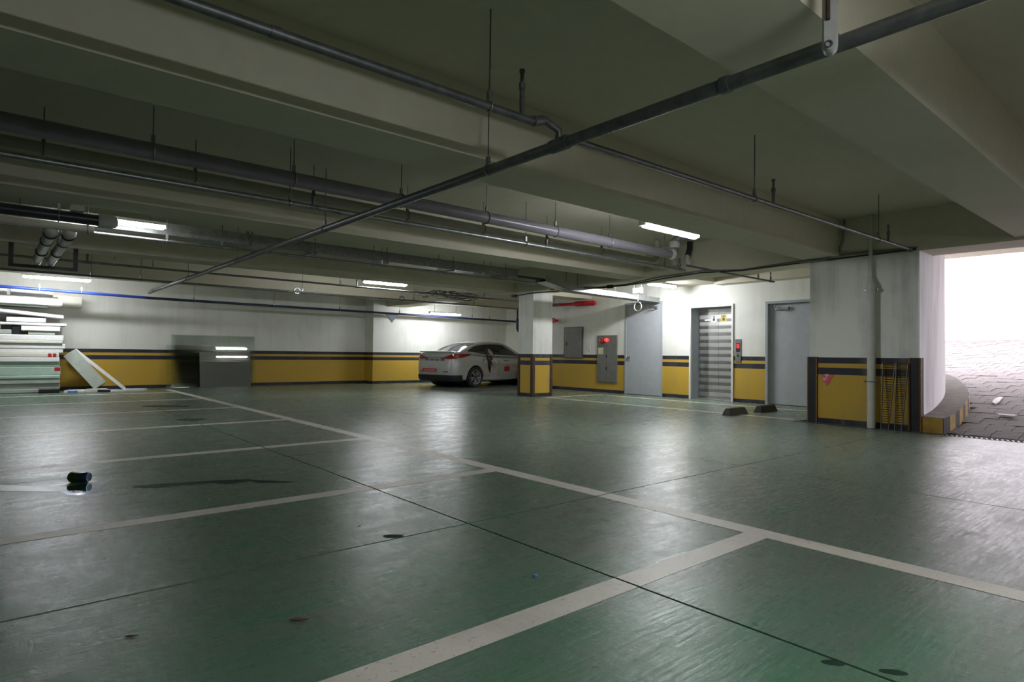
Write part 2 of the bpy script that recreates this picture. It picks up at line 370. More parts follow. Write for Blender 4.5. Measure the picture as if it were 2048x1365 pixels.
for (x, y, sx, sy, mt) in ((10.12, 2.88, 1, 1, 'black_rubber'), (10.12, 4.42, 1, -1, 'black_rubber')):
    cg = guard(bp, x, y, sx, sy, 1.06, mt, 0.13, 0.02)
    s = 1 if sy > 0 else -1
    obj('guard_edge', G().box((x-0.026, y+s*0.118-0.006, 0), (x-0.001, y+s*0.118+0.012, 1.06)), 'orange_rust', bp)
    obj('guard_edge', G().box((x-0.026, y-s*0.022-0.008, 0), (x-0.001, y-s*0.022+0.008, 1.06)), 'orange_rust', bp)
# kerb round the curved wall, painted black and yellow in segments
kb = thing('kerb', 'black and yellow kerb curving round the ramp wall', 'kerb', (11.5, 2.8, 0), kind='structure')
top = []; 
def arc_pts(P, n):
    out = []
    L = [0]
    for a, b2 in zip(P, P[1:]): L.append(L[-1]+math.dist(a, b2))
    for i in range(n+1):
        d = L[-1]*i/n; k = max(j for j in range(len(L)) if L[j] <= d+1e-9); k = min(k, len(P)-2)
        t = (d-L[k])/(L[k+1]-L[k]); out.append((P[k][0]+t*(P[k+1][0]-P[k][0]), P[k][1]+t*(P[k+1][1]-P[k][1])))
    return out
KO, KI = arc_pts(CC, 30), arc_pts(WC, 30)
simple('kerb_black', (0.02, 0.02, 0.025), 0.6, var=0.4); simple('kerb_yellow', (0.42, 0.25, 0.04), 0.6, var=0.35)
KH = 0.22
body = G(); rings = []
for (a, b2), (c1, d1) in zip(KO, KI):
    rings.append([(a, b2, rz(a)-0.05), (a, b2, rz(a)+KH), (c1, d1-0.001, rz(c1)+KH+0.004), (c1, d1-0.001, rz(c1)-0.05)])
body.loft(rings); obj('kerb_body', body, 'concrete', kb)
for i in range(0, 30):
    (a, b2), (c1, d1) = KO[i], KO[i+1]
    nx, ny = (d1-b2), -(c1-a); ln = math.hypot(nx, ny); nx, ny = nx/ln*0.005, ny/ln*0.005
    g = G().loft([[(a, b2, rz(a)-0.04), (a+nx, b2+ny, rz(a)-0.04), (a+nx, b2+ny, rz(a)+KH-0.004), (a, b2, rz(a)+KH-0.004)], [(c1, d1, rz(c1)-0.04), (c1+nx, d1+ny, rz(c1)-0.04), (c1+nx, d1+ny, rz(c1)+KH-0.004), (c1, d1, rz(c1)+KH-0.004)]])
    obj('painted_band', g, 'kerb_yellow' if i % 2 else 'kerb_black', kb)
obj('painted_band', G().box((10.118, 2.60, 0), (10.129, 2.86, KH-0.004)), 'kerb_yellow', kb)
# ------------------------------------------------------------------ ramp
rp = thing('ramp_pavement', 'paved daylight ramp rising beyond the drain grate', 'ramp', (10.25, 0, 0), kind='structure')
rp.rotation_euler = (0, -math.atan(SL), 0)
obj('paving_bed', G().prism([(-0.12, -6.5), (14.2, -6.5), (14.2, 13)] + [(5.9, 13)] + [(a-10.25, b2+0.1) for a, b2 in CC[::-1]] + [(-0.12, 2.65)], -0.3, -0.02), 'paver_bed', rp, local=True)
PW, PL = 0.30, 0.42
def paver_poly():
    k = 0.004; z = 0.035; pts = []
    # straight-ish long sides with a kink, zigzag ends
    pts += [(k, k), (PL*0.5, k-0.0+z*0.5), (PL-k, k)]
    pts += [(PL-k+z, PW*0.5)]
    pts += [(PL-k, PW-k), (PL*0.5, PW-k+z*0.5), (k, PW-k), (k+z, PW*0.5)]
    return pts
pme = mesh('paver', G().prism(paver_poly(), -0.05, 0.0), 'paver_stone')
cells = []
for i in range(0, 38):
    for j in range(-20, 34):
        x = i*PL + 0.02; y = j*PW + (PW/2 if i % 2 else 0)
        X = 10.25 + x
        lim = None
        for (a, b2), (c1, d1) in zip(CC, CC[1:]):
            if a <= X <= c1: lim = b2 + (d1-b2)*(X-a)/(c1-a)
        if lim is not None and y + PW > lim+0.26: continue
        if X > 16.0 and y > 12: continue
        dist = math.hypot(X, y+0.2); az = math.degrees(math.atan2(X, y+0.2))
        vis = az < 82.5
        cells.append((0 if vis else 1, dist, x, y))
cells.sort()
for n_, (v_, d_, x, y) in enumerate(cells[:300]):
    inst('paver', pme, rp, (x, y, random.uniform(-0.006, 0.004)), (random.uniform(-.01, .01), random.uniform(-.01, .01), 0))
rest = G(); pp = paver_poly()
for v_, d_, x, y in cells[300:]:
    dz = random.uniform(-0.006, 0.004); rest.prism([(x+a, y+b2) for a, b2 in pp], -0.05, dz)
tag(obj('far_pavers', rest, 'paver_stone', rp, local=True), kind='stuff')
tag(obj('wall_outer', G().box((24.2, -7, 0.5), (24.5, 14, 5)).box((10.4, -6.7, 0), (24.2, -6.5, 3)), 'outer_wall'), 'sunlit white retaining wall at the top of the ramp', 'wall', kind='structure')
# drain channel
dg = thing('drain_grate', 'narrow steel drain grate along the foot of the ramp', 'grate', (10.03, 1.0, 0))
obj('channel', G().box((9.935, -3.5, -0.12), (10.118, 4.62, -0.06)), 'joint_dark', dg)
obj('frame_rail', G().box((9.935, -3.5, -0.06), (9.95, 4.62, 0.004)), 'grey_iron', dg); obj('frame_rail', G().box((10.1, -3.5, -0.06), (10.118, 4.62, 0.004)), 'grey_iron', dg)
sme = mesh('slat', G().prism([(-0.075, -0.03), (-0.075, -0.008), (0.075, 0.03), (0.075, 0.008)], -0.025, 0.002), 'grey_iron')
k = 0
y = -3.42
while y < 4.58:
    inst('slat', sme, dg, (10.025-10.03, y-1.0, 0)); y += 0.055
# ------------------------------------------------------------------ doors in the elevator wall
def door(n, lab, D, hinge_left, knob_y, closer_y, recess):
    y0, y1, z1 = D
    d = thing('door_%d' % n, lab, 'door', (EW, (y0+y1)/2, 0), kind='structure')
    f = G(); fwid = 0.055
    f.box((EW-0.02, y0, 0), (EW+0.12, y0+fwid, z1)).box((EW-0.02, y1-fwid, 0), (EW+0.12, y1, z1)).box((EW-0.02, y0+fwid, z1-fwid), (EW+0.12, y1-fwid, z1))
    obj('door_frame', f, 'grey_frame', d)
    obj('leak_blocker', G().box((EW+0.14, y0, 0), (EW+T-0.01, y1, z1)), 'grey_frame', d)  # added behind the leaf to stop outside light leaking through the gap
    xl = EW+recess
    obj('door_leaf', G().box((xl, y0+fwid+0.004, 0.012), (xl+0.045, y1-fwid-0.004, z1-fwid-0.004)), 'grey_door', d)
    kn = obj('knob', G().tube([(xl, knob_y, 1.0), (xl-0.015, knob_y, 1.0), (xl-0.016, knob_y, 1.0), (xl-0.04, knob_y, 1.0), (xl-0.045, knob_y, 1.0), (xl-0.07, knob_y, 1.0), (xl-0.078, knob_y, 1.0)], [0.036, 0.036, 0.014, 0.014, 0.026, 0.032, 0.02], 16), 'chrome', d, True)
    obj('keyhole_plate', G().box((xl-0.008, knob_y-0.018, 0.88), (xl, knob_y+0.018, 0.955)), 'chrome', kn)
    cl = obj('door_closer', G().box((xl-0.055, closer_y-0.12, z1-0.20), (xl, closer_y+0.12, z1-0.13)), 'galvanised', d)
    obj('closer_arm', G().tube([(xl-0.04, closer_y-0.05, z1-0.205), (xl-0.16, closer_y+0.1, z1-0.21), (xl-0.05, closer_y+0.20, z1-0.075)], 0.012, 6), 'galvanised', cl)
    return d
door(1, 'pale grey steel door next to the red-lamp cabinet', D1, True, D1[1]-0.14, D1[0]+0.28, 0.0)
door(2, 'grey steel door partly hidden behind the broad pillar', D2, False, D2[0]+0.13, D2[1]-0.38, 0.07)
e = thing('elevator', 'stainless elevator with horizontally banded sliding doors', 'elevator', (EW, 8.0, 0))
y0, y1, z1 = EL
f = G().box((EW-0.03, y0, 0), (EW+0.02, y0+0.045, z1)).box((EW-0.03, y1-0.045, 0), (EW+0.02, y1, z1)).box((EW-0.03, y0+0.045, z1-0.05), (EW+0.02, y1-0.045, z1))
obj('door_trim', f, 'white_fixture', e)
f = G().box((EW+0.02, y0, 0), (EW+0.36, y0+0.04, z1)).box((EW+0.02, y1-0.04, 0), (EW+0.36, y1, z1)).box((EW+0.02, y0+0.04, z1-0.045), (EW+0.36, y1-0.04, z1))
obj('jamb', f, 'grey_frame', e)
obj('sill', G().box((EW-0.02, y0+0.05, 0.001), (EW+0.45, y1-0.05, 0.012)), 'galvanised', e)
ym = (y0+y1)/2
for a, b2 in ((y0+0.04, ym-0.003), (ym+0.003, y1-0.04)):
    obj('door_panel', G().box((EW+0.34, a, 0.013), (EW+0.38, b2, z1-0.05)), 'banded_steel', e)
obj('shaft_back', G().box((EW+0.39, y0, 0), (EW+0.45, y1, z1)), 'black_plastic', e)
def sticker(y, z, wy, hz, mat, name='sticker', par=e): return obj(name, G().box((EW+0.3375, y-wy/2, z-hz/2), (EW+0.3395, y+wy/2, z+hz/2)), mat, par)
s1 = sticker(ym+0.13, 1.97, 0.15, 0.17, 'white_sticker'); s2 = sticker(ym-0.13, 1.97, 0.15, 0.17, 'yellow_sticker'); sticker(ym+0.30, 1.94, 0.17, 0.035, 'white_sticker')
obj('pictogram', G().box((EW+0.3365, ym+0.10, 1.915), (EW+0.3372, ym+0.16, 1.98)).sphere((EW+0.337, ym+0.13, 2.01), 0.02, 8, 6, (0.02, 1, 1)), 'plate_ink', s1)
obj('pictogram', G().box((EW+0.3365, ym-0.16, 1.915), (EW+0.3372, ym-0.10, 1.98)).sphere((EW+0.337, ym-0.13, 2.01), 0.02, 8, 6, (0.02, 1, 1)), 'plate_ink', s2)
c = thing('call_panel', 'slim steel elevator call panel with a red floor display', 'panel', (EW, 7.3, 0.94))
obj('plate', G().box((EW-0.018, 7.24, 0.93), (EW-0.001, 7.38, 1.45)), 'cabinet_steel', c)
obj('display', G().box((EW-0.021, 7.265, 1.16), (EW-0.0185, 7.355, 1.36)), 'black_plastic', c)
dgt = G()
for (a, b2, h0, h1) in ((7.285, 7.335, 1.245, 1.26), (7.285, 7.335, 1.285, 1.30), (7.285, 7.335, 1.325, 1.34), (7.283, 7.297, 1.25, 1.335), (7.323, 7.337, 1.25, 1.335)): dgt.box((EW-0.025, a, h0), (EW-0.0215, b2, h1))
obj('digit', dgt, 'red_digit', c)
obj('button', G().cyl((EW-0.026, 7.31, 1.07), (EW-0.018, 7.31, 1.07), 0.026), 'chrome', c, True)
# hydrant cabinet
h = thing('hydrant_cabinet', 'tall grey steel fire hydrant cabinet with red lamp', 'cabinet', (EW, 11.24, 0.3))
obj('body', G().box((EW-0.03, 10.88, 0.28), (EW+0.05, 11.60, 1.60)), 'cabinet_steel', h)
obj('head_panel', G().box((EW-0.04, 10.90, 1.30), (EW-0.0305, 11.58, 1.585)), 'cabinet_steel', h)
dr = obj('door', G().box((EW-0.042, 10.90, 0.30), (EW-0.0305, 11.24, 1.275)), 'cabinet_steel', h)
obj('door', G().box((EW-0.042, 11.246, 0.30), (EW-0.0305, 11.58, 1.275)), 'cabinet_steel', h)
for zz in (0.98, 0.64): obj('latch', G().box((EW-0.05, 11.225, zz), (EW-0.0425, 11.262, zz+0.07)), 'black_plastic', dr)
obj('alarm_bell', G().tube([(EW-0.04, 11.40, 1.44), (EW-0.075, 11.40, 1.44), (EW-0.085, 11.40, 1.44)], [0.075, 0.075, 0.05], 18), 'red_pipe', h, True)
obj('warning_lamp', G().tube([(EW-0.04, 11.22, 1.47), (EW-0.1, 11.22, 1.47), (EW-0.125, 11.22, 1.47), (EW-0.135, 11.22, 1.47)], [0.05, 0.05, 0.036, 0.012], 14), 'red_lamp', h, True)
obj('push_button', G().cyl((EW-0.05, 11.03, 1.43), (EW-0.04, 11.03, 1.43), 0.035), 'cabinet_steel', h, True)
nt_ = obj('notice', G().box((EW-0.0445, 11.36, 1.07), (EW-0.0425, 11.55, 1.255)), 'note_paper', h)
a = thing('access_panel', 'flush grey metal access panel above the yellow dado', 'panel', (EW, 12.55, 0.95))
obj('frame', G().box((EW-0.02, 12.16, 0.94), (EW-0.001, 12.94, 1.87)), 'grey_iron', a)
obj('cover', G().box((EW-0.03, 12.20, 0.97), (EW-0.0205, 12.90, 1.83)), 'cabinet_steel', a)
obj('latch', G().box((EW-0.037, 12.80, 1.33), (EW-0.0305, 12.84, 1.41)), 'black_plastic', a)
s = thing('light_switch', 'white double light switch beside the hydrant cabinet', 'switch', (EW, 11.95, 1.2))
obj('plate', G().box((EW-0.01, 11.87, 1.18), (EW-0.001, 12.02, 1.39)), 'white_fixture', s)
for q in (11.895, 11.955): obj('rocker', G().box((EW-0.015, q, 1.23), (EW-0.0105, q+0.045, 1.34)), 'white_fixture', s)
s = thing('alarm_siren', 'small red and white alarm siren high on the wall', 'alarm', (EW, 13.1, 2.0))
obj('back_box', G().box((EW-0.06, 13.0, 2.0), (EW-0.001, 13.14, 2.15)), 'white_fixture', s)
obj('horn', G().tube([(EW-0.05, 13.28, 2.08), (EW-0.10, 13.28, 2.08), (EW-0.14, 13.28, 2.08)], [0.06, 0.05, 0.09], 12), 'red_pipe', s, True)
obj('bracket', G().box((EW-0.05, 13.14, 2.05), (EW-0.001, 13.32, 2.11)), 'red_pipe', s)
# ------------------------------------------------------------------ lamps
def lamp(x0, x1, y, z, zt, label, group='fluorescent ceiling battens', drop=(0.15, 0.85), tube='tube_light'):
    t = thing('fluorescent_lamp', label, 'lamp', ((x0+x1)/2, y, z), group=group)
    prof = [(-0.055, 0.035), (-0.05, 0.075), (0.05, 0.075), (0.055, 0.035)]
    obj('housing', G().loft([[(x0, y+a, z+b2) for a, b2 in prof], [(x1, y+a, z+b2) for a, b2 in prof]]), 'white_fixture', t)
    n = 12; pr = [(0.052*math.cos(math.pi+math.pi*k/n), 0.034+0.052*math.sin(math.pi+math.pi*k/n)) for k in range(n+1)]
    obj('diffuser', G().loft([[(x, y+a*s_, z+0.034+(b2-0.034)*s_) for a, b2 in pr] for x, s_ in ((x0+0.01, 0.55), (x0+0.04, 1), (x1-0.04, 1), (x1-0.01, 0.55))]), tube, t, True)
    for x in (x0, x1): obj('end_clip', G().box((x-0.012, y-0.05, z+0.005), (x+0.006, y+0.05, z+0.078)), 'white_fixture', t)
    for q in drop:
        x = x0+(x1-x0)*q; obj('hanger_rod', G().cyl((x, y, z+0.07), (x, y, zt), 0.006, 6), 'grey_iron', t)
    return t
lamp(6.15, 7.35, 4.745, 2.675, SLAB, 'lit batten lamp hanging just behind the nearest full beam')
lamp(0.42, 1.68, 17.2, 2.625, SLAB, 'lit batten lamp above the foam board stack')
lamp(6.45, 7.6, 12.95, 2.67, SLAB, 'lit batten lamp left of the tangle of cables in mid ceiling')
lamp(11.0, 12.25, 17.2, 2.36, SLAB, 'lit batten lamp right above the parked car')
lamp(11.4, 12.45, 8.62, 2.69, 2.775, 'lit batten lamp in front of the elevator', tube='twin_tube_light')
lamp(0.50, 1.70, 9.15, 2.66, SLAB, 'lit batten lamp hidden behind the thick dark pipe end', tube='old_tube_light')
lamp(1.0, 2.2, -0.8, 2.22, SLAB, 'added unseen batten lamp hung low behind the viewer')  # added out of view to brighten the foreground floor and beam faces
lamp(6.2, 7.4, -3.7, 2.60, SLAB, 'added unseen batten lamp far beyond the right edge of the picture', tube='old_tube_light')  # second added lamp, never in view, a weak fill from the right
# dead fixture hanging beside the sprinkler main
t = thing('dead_lamp', 'unlit stained plastic lamp hanging from the ceiling by the pipe', 'lamp', (2.76, 1.12, 2.38))
dx = G(); cx_, cy_ = 2.76, 1.12; az = math.atan2(cy_, cx_); ex = Vector((-math.sin(az), math.cos(az), 0)); ey = Vector((math.cos(az), math.sin(az), 0))
def hp(a, d, z): q = Vector((cx_, cy_, 0)) + ex*a + ey*d; return (q.x, q.y, z)
pr = [(-0.031, z) for z in (SLAB, 2.45)] + [(0.031*math.cos(math.pi+math.pi*k/10), 2.42+0.035*math.sin(math.pi+math.pi*k/10)) for k in range(11)] + [(0.031, z) for z in (2.45, SLAB)]
dx.loft([[hp(a, 0.03, z) for a, z in pr], [hp(a, -0.01, z) for a, z in pr], [hp(a*0.75, -0.025, z+0.006) for a, z in pr]])
obj('cover', dx, 'stained_plastic', t)
obj('tube', G().cyl(hp(0.008, -0.032, 2.52), hp(0.008, -0.032, SLAB), 0.009), 'rust_iron', t, True)
obj('end_clip', G().ring(hp(0.006, -0.03, 2.415), ey, 0.014, 0.004), 'grey_iron', t, True)
obj('spine', G().box((0, 0, 0), (0.001, 0.001, 0.001)), 'grey_iron', t) if False else None
# ------------------------------------------------------------------ pipes
def pipe(name, label, cat, path, r, mat, hang=(), top=SLAB, clampmat='galvanised', n=14, rodr=0.005, fit=(), group=None):
    c0 = Vector(path[0]).lerp(Vector(path[-1]), 0.5)
    t = thing(name, label, cat, tuple(c0), group=group)
    obj('pipe', G().tube(path, r, n), mat, t, True)
    for hx in hang:
        p = Vector(hx[:3]); tp = hx[3] if len(hx) > 3 else top
        ax = Vector(path[-1]) - Vector(path[0])
        cl = obj('clamp', G().ring(p, ax, r+0.004, 0.006, 16, 6).box((p.x-0.014, p.y-0.014, p.z+r), (p.x+0.014, p.y+0.014, p.z+r+0.07)), clampmat, t)
        obj('hanger_rod', G().cyl((p.x, p.y, p.z+r+0.06), (p.x, p.y, tp), rodr, 6), 'grey_iron', cl)
    for (p, q, rr_, m_) in fit: obj('fitting', G().cyl(p, q, rr_, 14), m_, t, True)
    return t
# sprinkler main running away to the left
pm = pipe('sprinkler_main', 'long grey sprinkler main crossing the whole ceiling', 'pipe', [(2.94, -3, 2.50), (2.94, 17.6, 2.50)], 0.038, 'grey_iron',
     [(2.94, 3.78, 2.5), (2.94, 6.9, 2.5), (2.94, 10.3, 2.5), (2.94, 13.6, 2.5), (2.94, 0.4, 2.5)], fit=[((2.94, 1.7, 2.5), (2.94, 1.75, 2.5), 0.046, 'grey_iron'), ((2.94, 17.1, 2.5), (2.94, 17.65, 2.5), 0.046, 'galvanised'), ((2.94, 2.9, 2.5), (2.94, 3.06, 2.5), 0.047, 'grey_iron')])
def riser(t, x, y, z0, z1, r=0.016):
    g = G().cyl((x, y, z0), (x, y, z1-0.12), r, 10).cyl((x, y, z1-0.13), (x, y, z1-0.09), r*1.35, 10).cyl((x, y, z1-0.09), (x, y, z1-0.02), r*0.8, 8).cyl((x, y, z1-0.02), (x, y, z1), r*1.2, 8)
    o = obj('sprinkler_riser', g, 'grey_iron', t, True); obj('tee', G().cyl((x-0.05, y, z0), (x+0.05, y, z0), r*1.5, 12), 'grey_iron', t, True); return o
t = pipe('sprinkler_branch', 'near sprinkler branch pipe left of the main', 'pipe', [(-6, 2.99, 2.60), (2.62, 2.99, 2.60), (2.68, 2.99, 2.60), (2.74, 2.99, 2.62), (2.80, 2.99, 2.64), (2.94, 2.99, 2.60), (2.94, 2.99, 2.52)], 0.027, 'grey_iron',
     [(2.33, 2.99, 2.6), (-0.9, 2.99, 2.6)], fit=[((2.70, 2.99, 2.605), (2.78, 2.99, 2.63), 0.034, 'grey_iron'), ((0.98, 2.99, 2.6), (1.03, 2.99, 2.6), 0.031, 'grey_iron')])
riser(t, 2.60, 2.99, 2.60, 2.92)
t = pipe('sprinkler_branch', 'near sprinkler branch pipe running right to the broad pillar', 'pipe', [(2.95, 2.99, 2.55), (3.05, 2.99, 2.57), (10.1, 2.97, 2.63)], 0.023, 'grey_iron',
     [(5.62, 2.985, 2.592), (8.85, 2.975, 2.62)], fit=[((3.0, 2.99, 2.56), (3.1, 2.99, 2.57), 0.03, 'galvanised'), ((9.98, 2.97, 2.63), (10.1, 2.97, 2.63), 0.032, 'grey_iron')])
riser(t, 6.0, 2.985, 2.595, 2.86); riser(t, 9.2, 2.975, 2.622, 2.86)
# big dark drain pipe and the two beside it
t = pipe('drain_pipe', 'thick dark purple drain pipe below the second beam bay', 'pipe', [(-7, 6.18, 2.86), (1.0, 6.18, 2.815), (8.75, 6.18, 2.79), (8.86, 6.18, 2.81), (8.9, 6.18, 2.87), (8.9, 6.18, 3.02), (8.96, 6.10, 3.10), (9.1, 5.95, 3.13), (9.15, 5.9, 3.2)], 0.075, 'purple_grey_pvc',
     [(x, 6.18, 2.815-0.0032*(x-1)) for x in (-1.46, -0.21, 1.03, 2.29, 3.54, 4.79, 6.03, 7.2)])
for x, y, z in ((8.82, 6.18, 2.795), (8.9, 6.18, 2.97)): obj('coupling', G().sphere((x, y, z), 0.095, 14, 8), 'pale_pvc', t, True)
t = pipe('drain_pipe', 'beige drain pipe hung behind the thick dark one', 'pipe', [(-7, 6.86, 2.88), (9.25, 6.9, 2.81), (9.35, 6.9, 2.85), (9.38, 6.9, 2.92), (9.38, 6.9, 3.2)], 0.057, 'beige_pipe',
     [(x, 6.87, 2.866-0.0043*(x+4)) for x in (-0.96, 0.29, 1.53, 2.78, 4.03, 5.27, 6.52, 7.8)], clampmat='grey_iron')
for x, z in ((9.35, 2.83), (9.38, 2.98)): obj('coupling', G().sphere((x, 6.9, z), 0.066, 14, 8), 'pale_pvc', t, True)
for k, (x, y) in enumerate(((9.75, 6.75), (9.98, 6.6))):
    t = thing('drain_trap', ('dark drain trap elbow nearest the pipe ends' if k == 0 else 'dark drain trap elbow next to the girder'), 'pipe fitting', (x, y, 2.85), group='drain traps under the slab')
    obj('elbow', G().tube([(x+0.02, y, SLAB-0.002), (x+0.02, y, 3.08), (x-0.02, y, 3.0), (x-0.06, y, 2.93)], 0.055, 12), 'dark_pipe', t, True)
    obj('trap', G().tube([(x-0.06, y, 2.95), (x-0.07, y, 2.86), (x-0.03, y, 2.80), (x+0.04, y, 2.81), (x+0.06, y, 2.87)], 0.052, 12), 'pale_pvc', t, True)
t = pipe('sprinkler_branch', 'thin grey sprinkler pipe below the thick dark drain pipe', 'pipe', [(-7, 6.5, 2.66), (9.6, 6.45, 2.61)], 0.030, 'galvanised', [(-0.6, 6.48, 2.64), (2.36, 6.47, 2.632), (5.72, 6.46, 2.622), (9.0, 6.45, 2.612)], fit=[((2.9, 6.47, 2.63), (3.1, 6.47, 2.63), 0.032, 'galvanised'), ((6.1, 6.46, 2.62), (6.3, 6.46, 2.62), 0.032, 'galvanised')])
riser(t, 2.62, 6.47, 2.632, 2.84, 0.02); riser(t, 6.13, 6.46, 2.622, 2.82, 0.02); riser(t, 9.45, 6.45, 2.612, 2.82, 0.02)
# cable tray
t = thing('cable_tray', 'galvanised cable tray hung across the middle of the garage', 'cable tray', (5, 9.75, 2.68))
prof = [(-0.16, 0.17), (-0.16, 0.0), (0.16, 0.0), (0.16, 0.17), (0.155, 0.17), (0.155, 0.005), (-0.155, 0.005), (-0.155, 0.17)]
def chan(x0, x1, y, z, y2=None, z2=None): return G().loft([[(x0, y+a, z+b2) for a, b2 in prof], [(x1, (y2 or y)+a, (z2 or z)+b2) for a, b2 in prof]])
obj('channel', chan(-7, 2.95, 9.78, 2.66), 'galvanised', t); obj('channel', chan(2.955, 8.3, 9.78, 2.655), 'galvanised', t)
obj('splice_plate', G().box((2.86, 9.6, 2.64), (2.90, 9.619, 2.86)), 'galvanised', t); obj('splice_plate', G().box((2.93, 9.6, 2.64), (2.96, 9.619, 2.86)), 'galvanised', t)
for k, x in enumerate((0.2, 3.9, 5.2, 6.6, 7.9)):
    obj('trapeze', G().box((x-0.02, 9.5, 2.61), (x+0.02, 10.06, 2.645)), 'grey_iron', t)
    for yy in (9.53, 10.03): obj('hanger_rod', G().cyl((x, yy, 2.6), (x, yy, SLAB), 0.006, 6), 'grey_iron', t)
for k in range(5): obj('cable', G().tube([(-6.8+0.3*j, 9.68+0.05*k+0.012*math.sin(j*1.3+k), 2.685+0.012*math.cos(j+k)) for j in range(51)], 0.014, 6), 'cable_black', t, True)
pipe('conduit', 'thin galvanised conduit slung under the cable tray', 'conduit', [(-7, 9.35, 2.55), (8.6, 9.35, 2.52)], 0.020, 'galvanised', [(x, 9.35, 2.536, SLAB) for x in (1.75, 2.45, 5.0, 7.2)], fit=[((2.5, 9.35, 2.535), (2.62, 9.35, 2.535), 0.028, 'galvanised')])
t = thing('cable_tray', 'lower cable tray crossing the elevator lobby to the wall', 'cable tray', (11, 9.7, 2.4))
obj('channel', G().loft([[(8.9, 9.55+a, 2.60+b2*.7) for a, b2 in prof], [(9.7, 9.55+a, 2.46+b2*.7) for a, b2 in prof], [(12.98, 9.62+a, 2.42+b2*.7) for a, b2 in prof]]), 'galvanised', t)
for x in (9.9, 11.2, 12.4):
    for yy in (9.42, 9.78): obj('hanger_rod', G().cyl((x, yy, 2.46), (x, yy, SLAB), 0.006, 6), 'grey_iron', t)
for k in range(4): obj('cable', G().tube([(8.2, 9.7+.04*k, 2.70), (8.9, 9.48+.045*k, 2.66), (9.7, 9.48+.045*k, 2.50), (12.9, 9.55+.045*k, 2.47)], 0.014, 6), 'cable_black', t, True)
# left group: thick dark pipe with cap, grey pipe, two short ducts
t = pipe('drain_pipe', 'thick dark pipe end with grey cap at left', 'pipe', [(-7, 8.35, 2.54), (0.92, 8.3, 2.51)], 0.062, 'dark_pipe', [(-0.6, 8.34, 2.52), (0.5, 8.31, 2.51)])
obj('end_cap', G().tube([(0.86, 8.3, 2.511), (0.98, 8.3, 2.511), (1.03, 8.3, 2.511), (1.05, 8.3, 2.511)], [0.078, 0.078, 0.06, 0.03], 18), 'grey_foam', t, True)
obj('pipe_saddle', G().box((0.60, 8.21, 2.575), (0.72, 8.39, 2.635)), 'pale_pvc', t)
pipe('drain_pipe', 'pale grey pipe right below the capped dark pipe', 'pipe', [(-7, 8.75, 2.47), (0.86, 8.7, 2.46)], 0.048, 'pale_pvc', [(-0.4, 8.74, 2.465), (0.8, 8.7, 2.46)])
for k, x in enumerate((0.46, 0.63)):
    t = thing('duct_pipe', ('left one of the pair of short silvery ducts' if k == 0 else 'right one of the pair of short silvery ducts'), 'duct', (x, 10.2, 2.38), group='short silvery ducts')
    obj('tube', G().tube([(x, 8.78, 2.40), (x, 8.9, 2.385), (x, 12.1, 2.40)], 0.062, 14), 'galvanised', t, True)
    for yy in (8.86, 9.5, 10.6): obj('band', G().ring((x, yy, 2.388), (0, 1, 0), 0.064, 0.008, 18, 6), 'black_rubber', t, True)
    obj('elbow', G().sphere((x, 8.76, 2.405), 0.075, 14, 8), 'pale_pvc', t, True)
t = thing('trapeze_hanger', 'dark steel trapeze hanger under the pair of ducts', 'hanger', (0.55, 11.5, 2.3))
obj('cross_bar', G().box((0.12, 11.9, 2.29), (0.98, 11.95, 2.335)), 'black_rubber', t)
for x in (0.15, 0.95): obj('post', G().box((x-0.03, 11.9, 2.335), (x+0.03, 11.95, BEAM)), 'black_rubber', t)
# far sprinkler lines
t = pipe('sprinkler_branch', 'thin dark sprinkler pipe just behind the third beam', 'pipe', [(-7, 12.95, 2.60), (12.9, 12.95, 2.53)], 0.020, 'grey_iron', [(x, 12.95, 2.57, SLAB) for x in (1.6, 2.2, 5.9, 10.0)])
riser(t, 6.3, 12.95, 2.55, 2.8); riser(t, 1.2, 12.95, 2.57, 2.8)
t = pipe('sprinkler_branch', 'thin sprinkler pipe along the front of the fourth beam', 'pipe', [(-7, 15.45, 2.60), (15.3, 15.35, 2.55)], 0.022, 'grey_iron', [(x, 15.42, 2.57, SLAB) for x in (1.5, 2.4, 6.0, 9.3, 11.5)])
for x in (5.85, 8.9): obj('u_bolt', G().ring((x, 15.40, 2.60), (0, 1, 0), 0.07, 0.02, 16, 6), 'galvanised', t, True)
t = pipe('water_pipe', 'blue water pipe near the back wall', 'pipe', [(-7, 17.8, 2.5), (0.05, 17.8, 2.43), (2.9, 17.8, 2.37)], 0.034, 'blue_pipe', [(x, 17.8, 2.425, SLAB) for x in (0.75, 1.55, -1.0)], clampmat='white_fixture')
t = pipe('water_pipe', 'dark navy continuation of the blue pipe toward the car', 'pipe', [(2.9, 17.8, 2.368), (9.2, 17.8, 2.335), (15.3, 17.8, 2.30)], 0.034, 'navy_pipe', [(x, 17.8, 2.34, SLAB) for x in (4.0, 6.1, 8.1, 10.2, 13.2, 14.0)])
obj('bracket', G().prism([(9.72, 2.31), (10.18, 2.31), (9.95, 2.04)], 17.83, 17.88, lambda x, y, z: (x, z, y)), 'grey_frame', t)
t = pipe('conduit', 'short sprinkler pipe stub in the elevator lobby', 'conduit', [(9.0, 6.0, 2.60), (12.2, 6.05, 2.60)], 0.018, 'grey_iron', [(11.55, 6.05, 2.60, SLAB)])
riser(t, 12.05, 6.05, 2.60, 2.78)
t = pipe('red_pipe', 'red fire pipe ending in a wide red fitting', 'pipe', [(12.87, 14.15, 2.56), (12.87, 12.3, 2.53)], 0.045, 'red_pipe', [])
obj('fitting', G().tube([(12.87, 12.4, 2.53), (12.87, 12.25, 2.53), (12.87, 11.62, 2.52), (12.87, 11.56, 2.52)], [0.05, 0.075, 0.075, 0.05], 16), 'red_pipe', t, True)
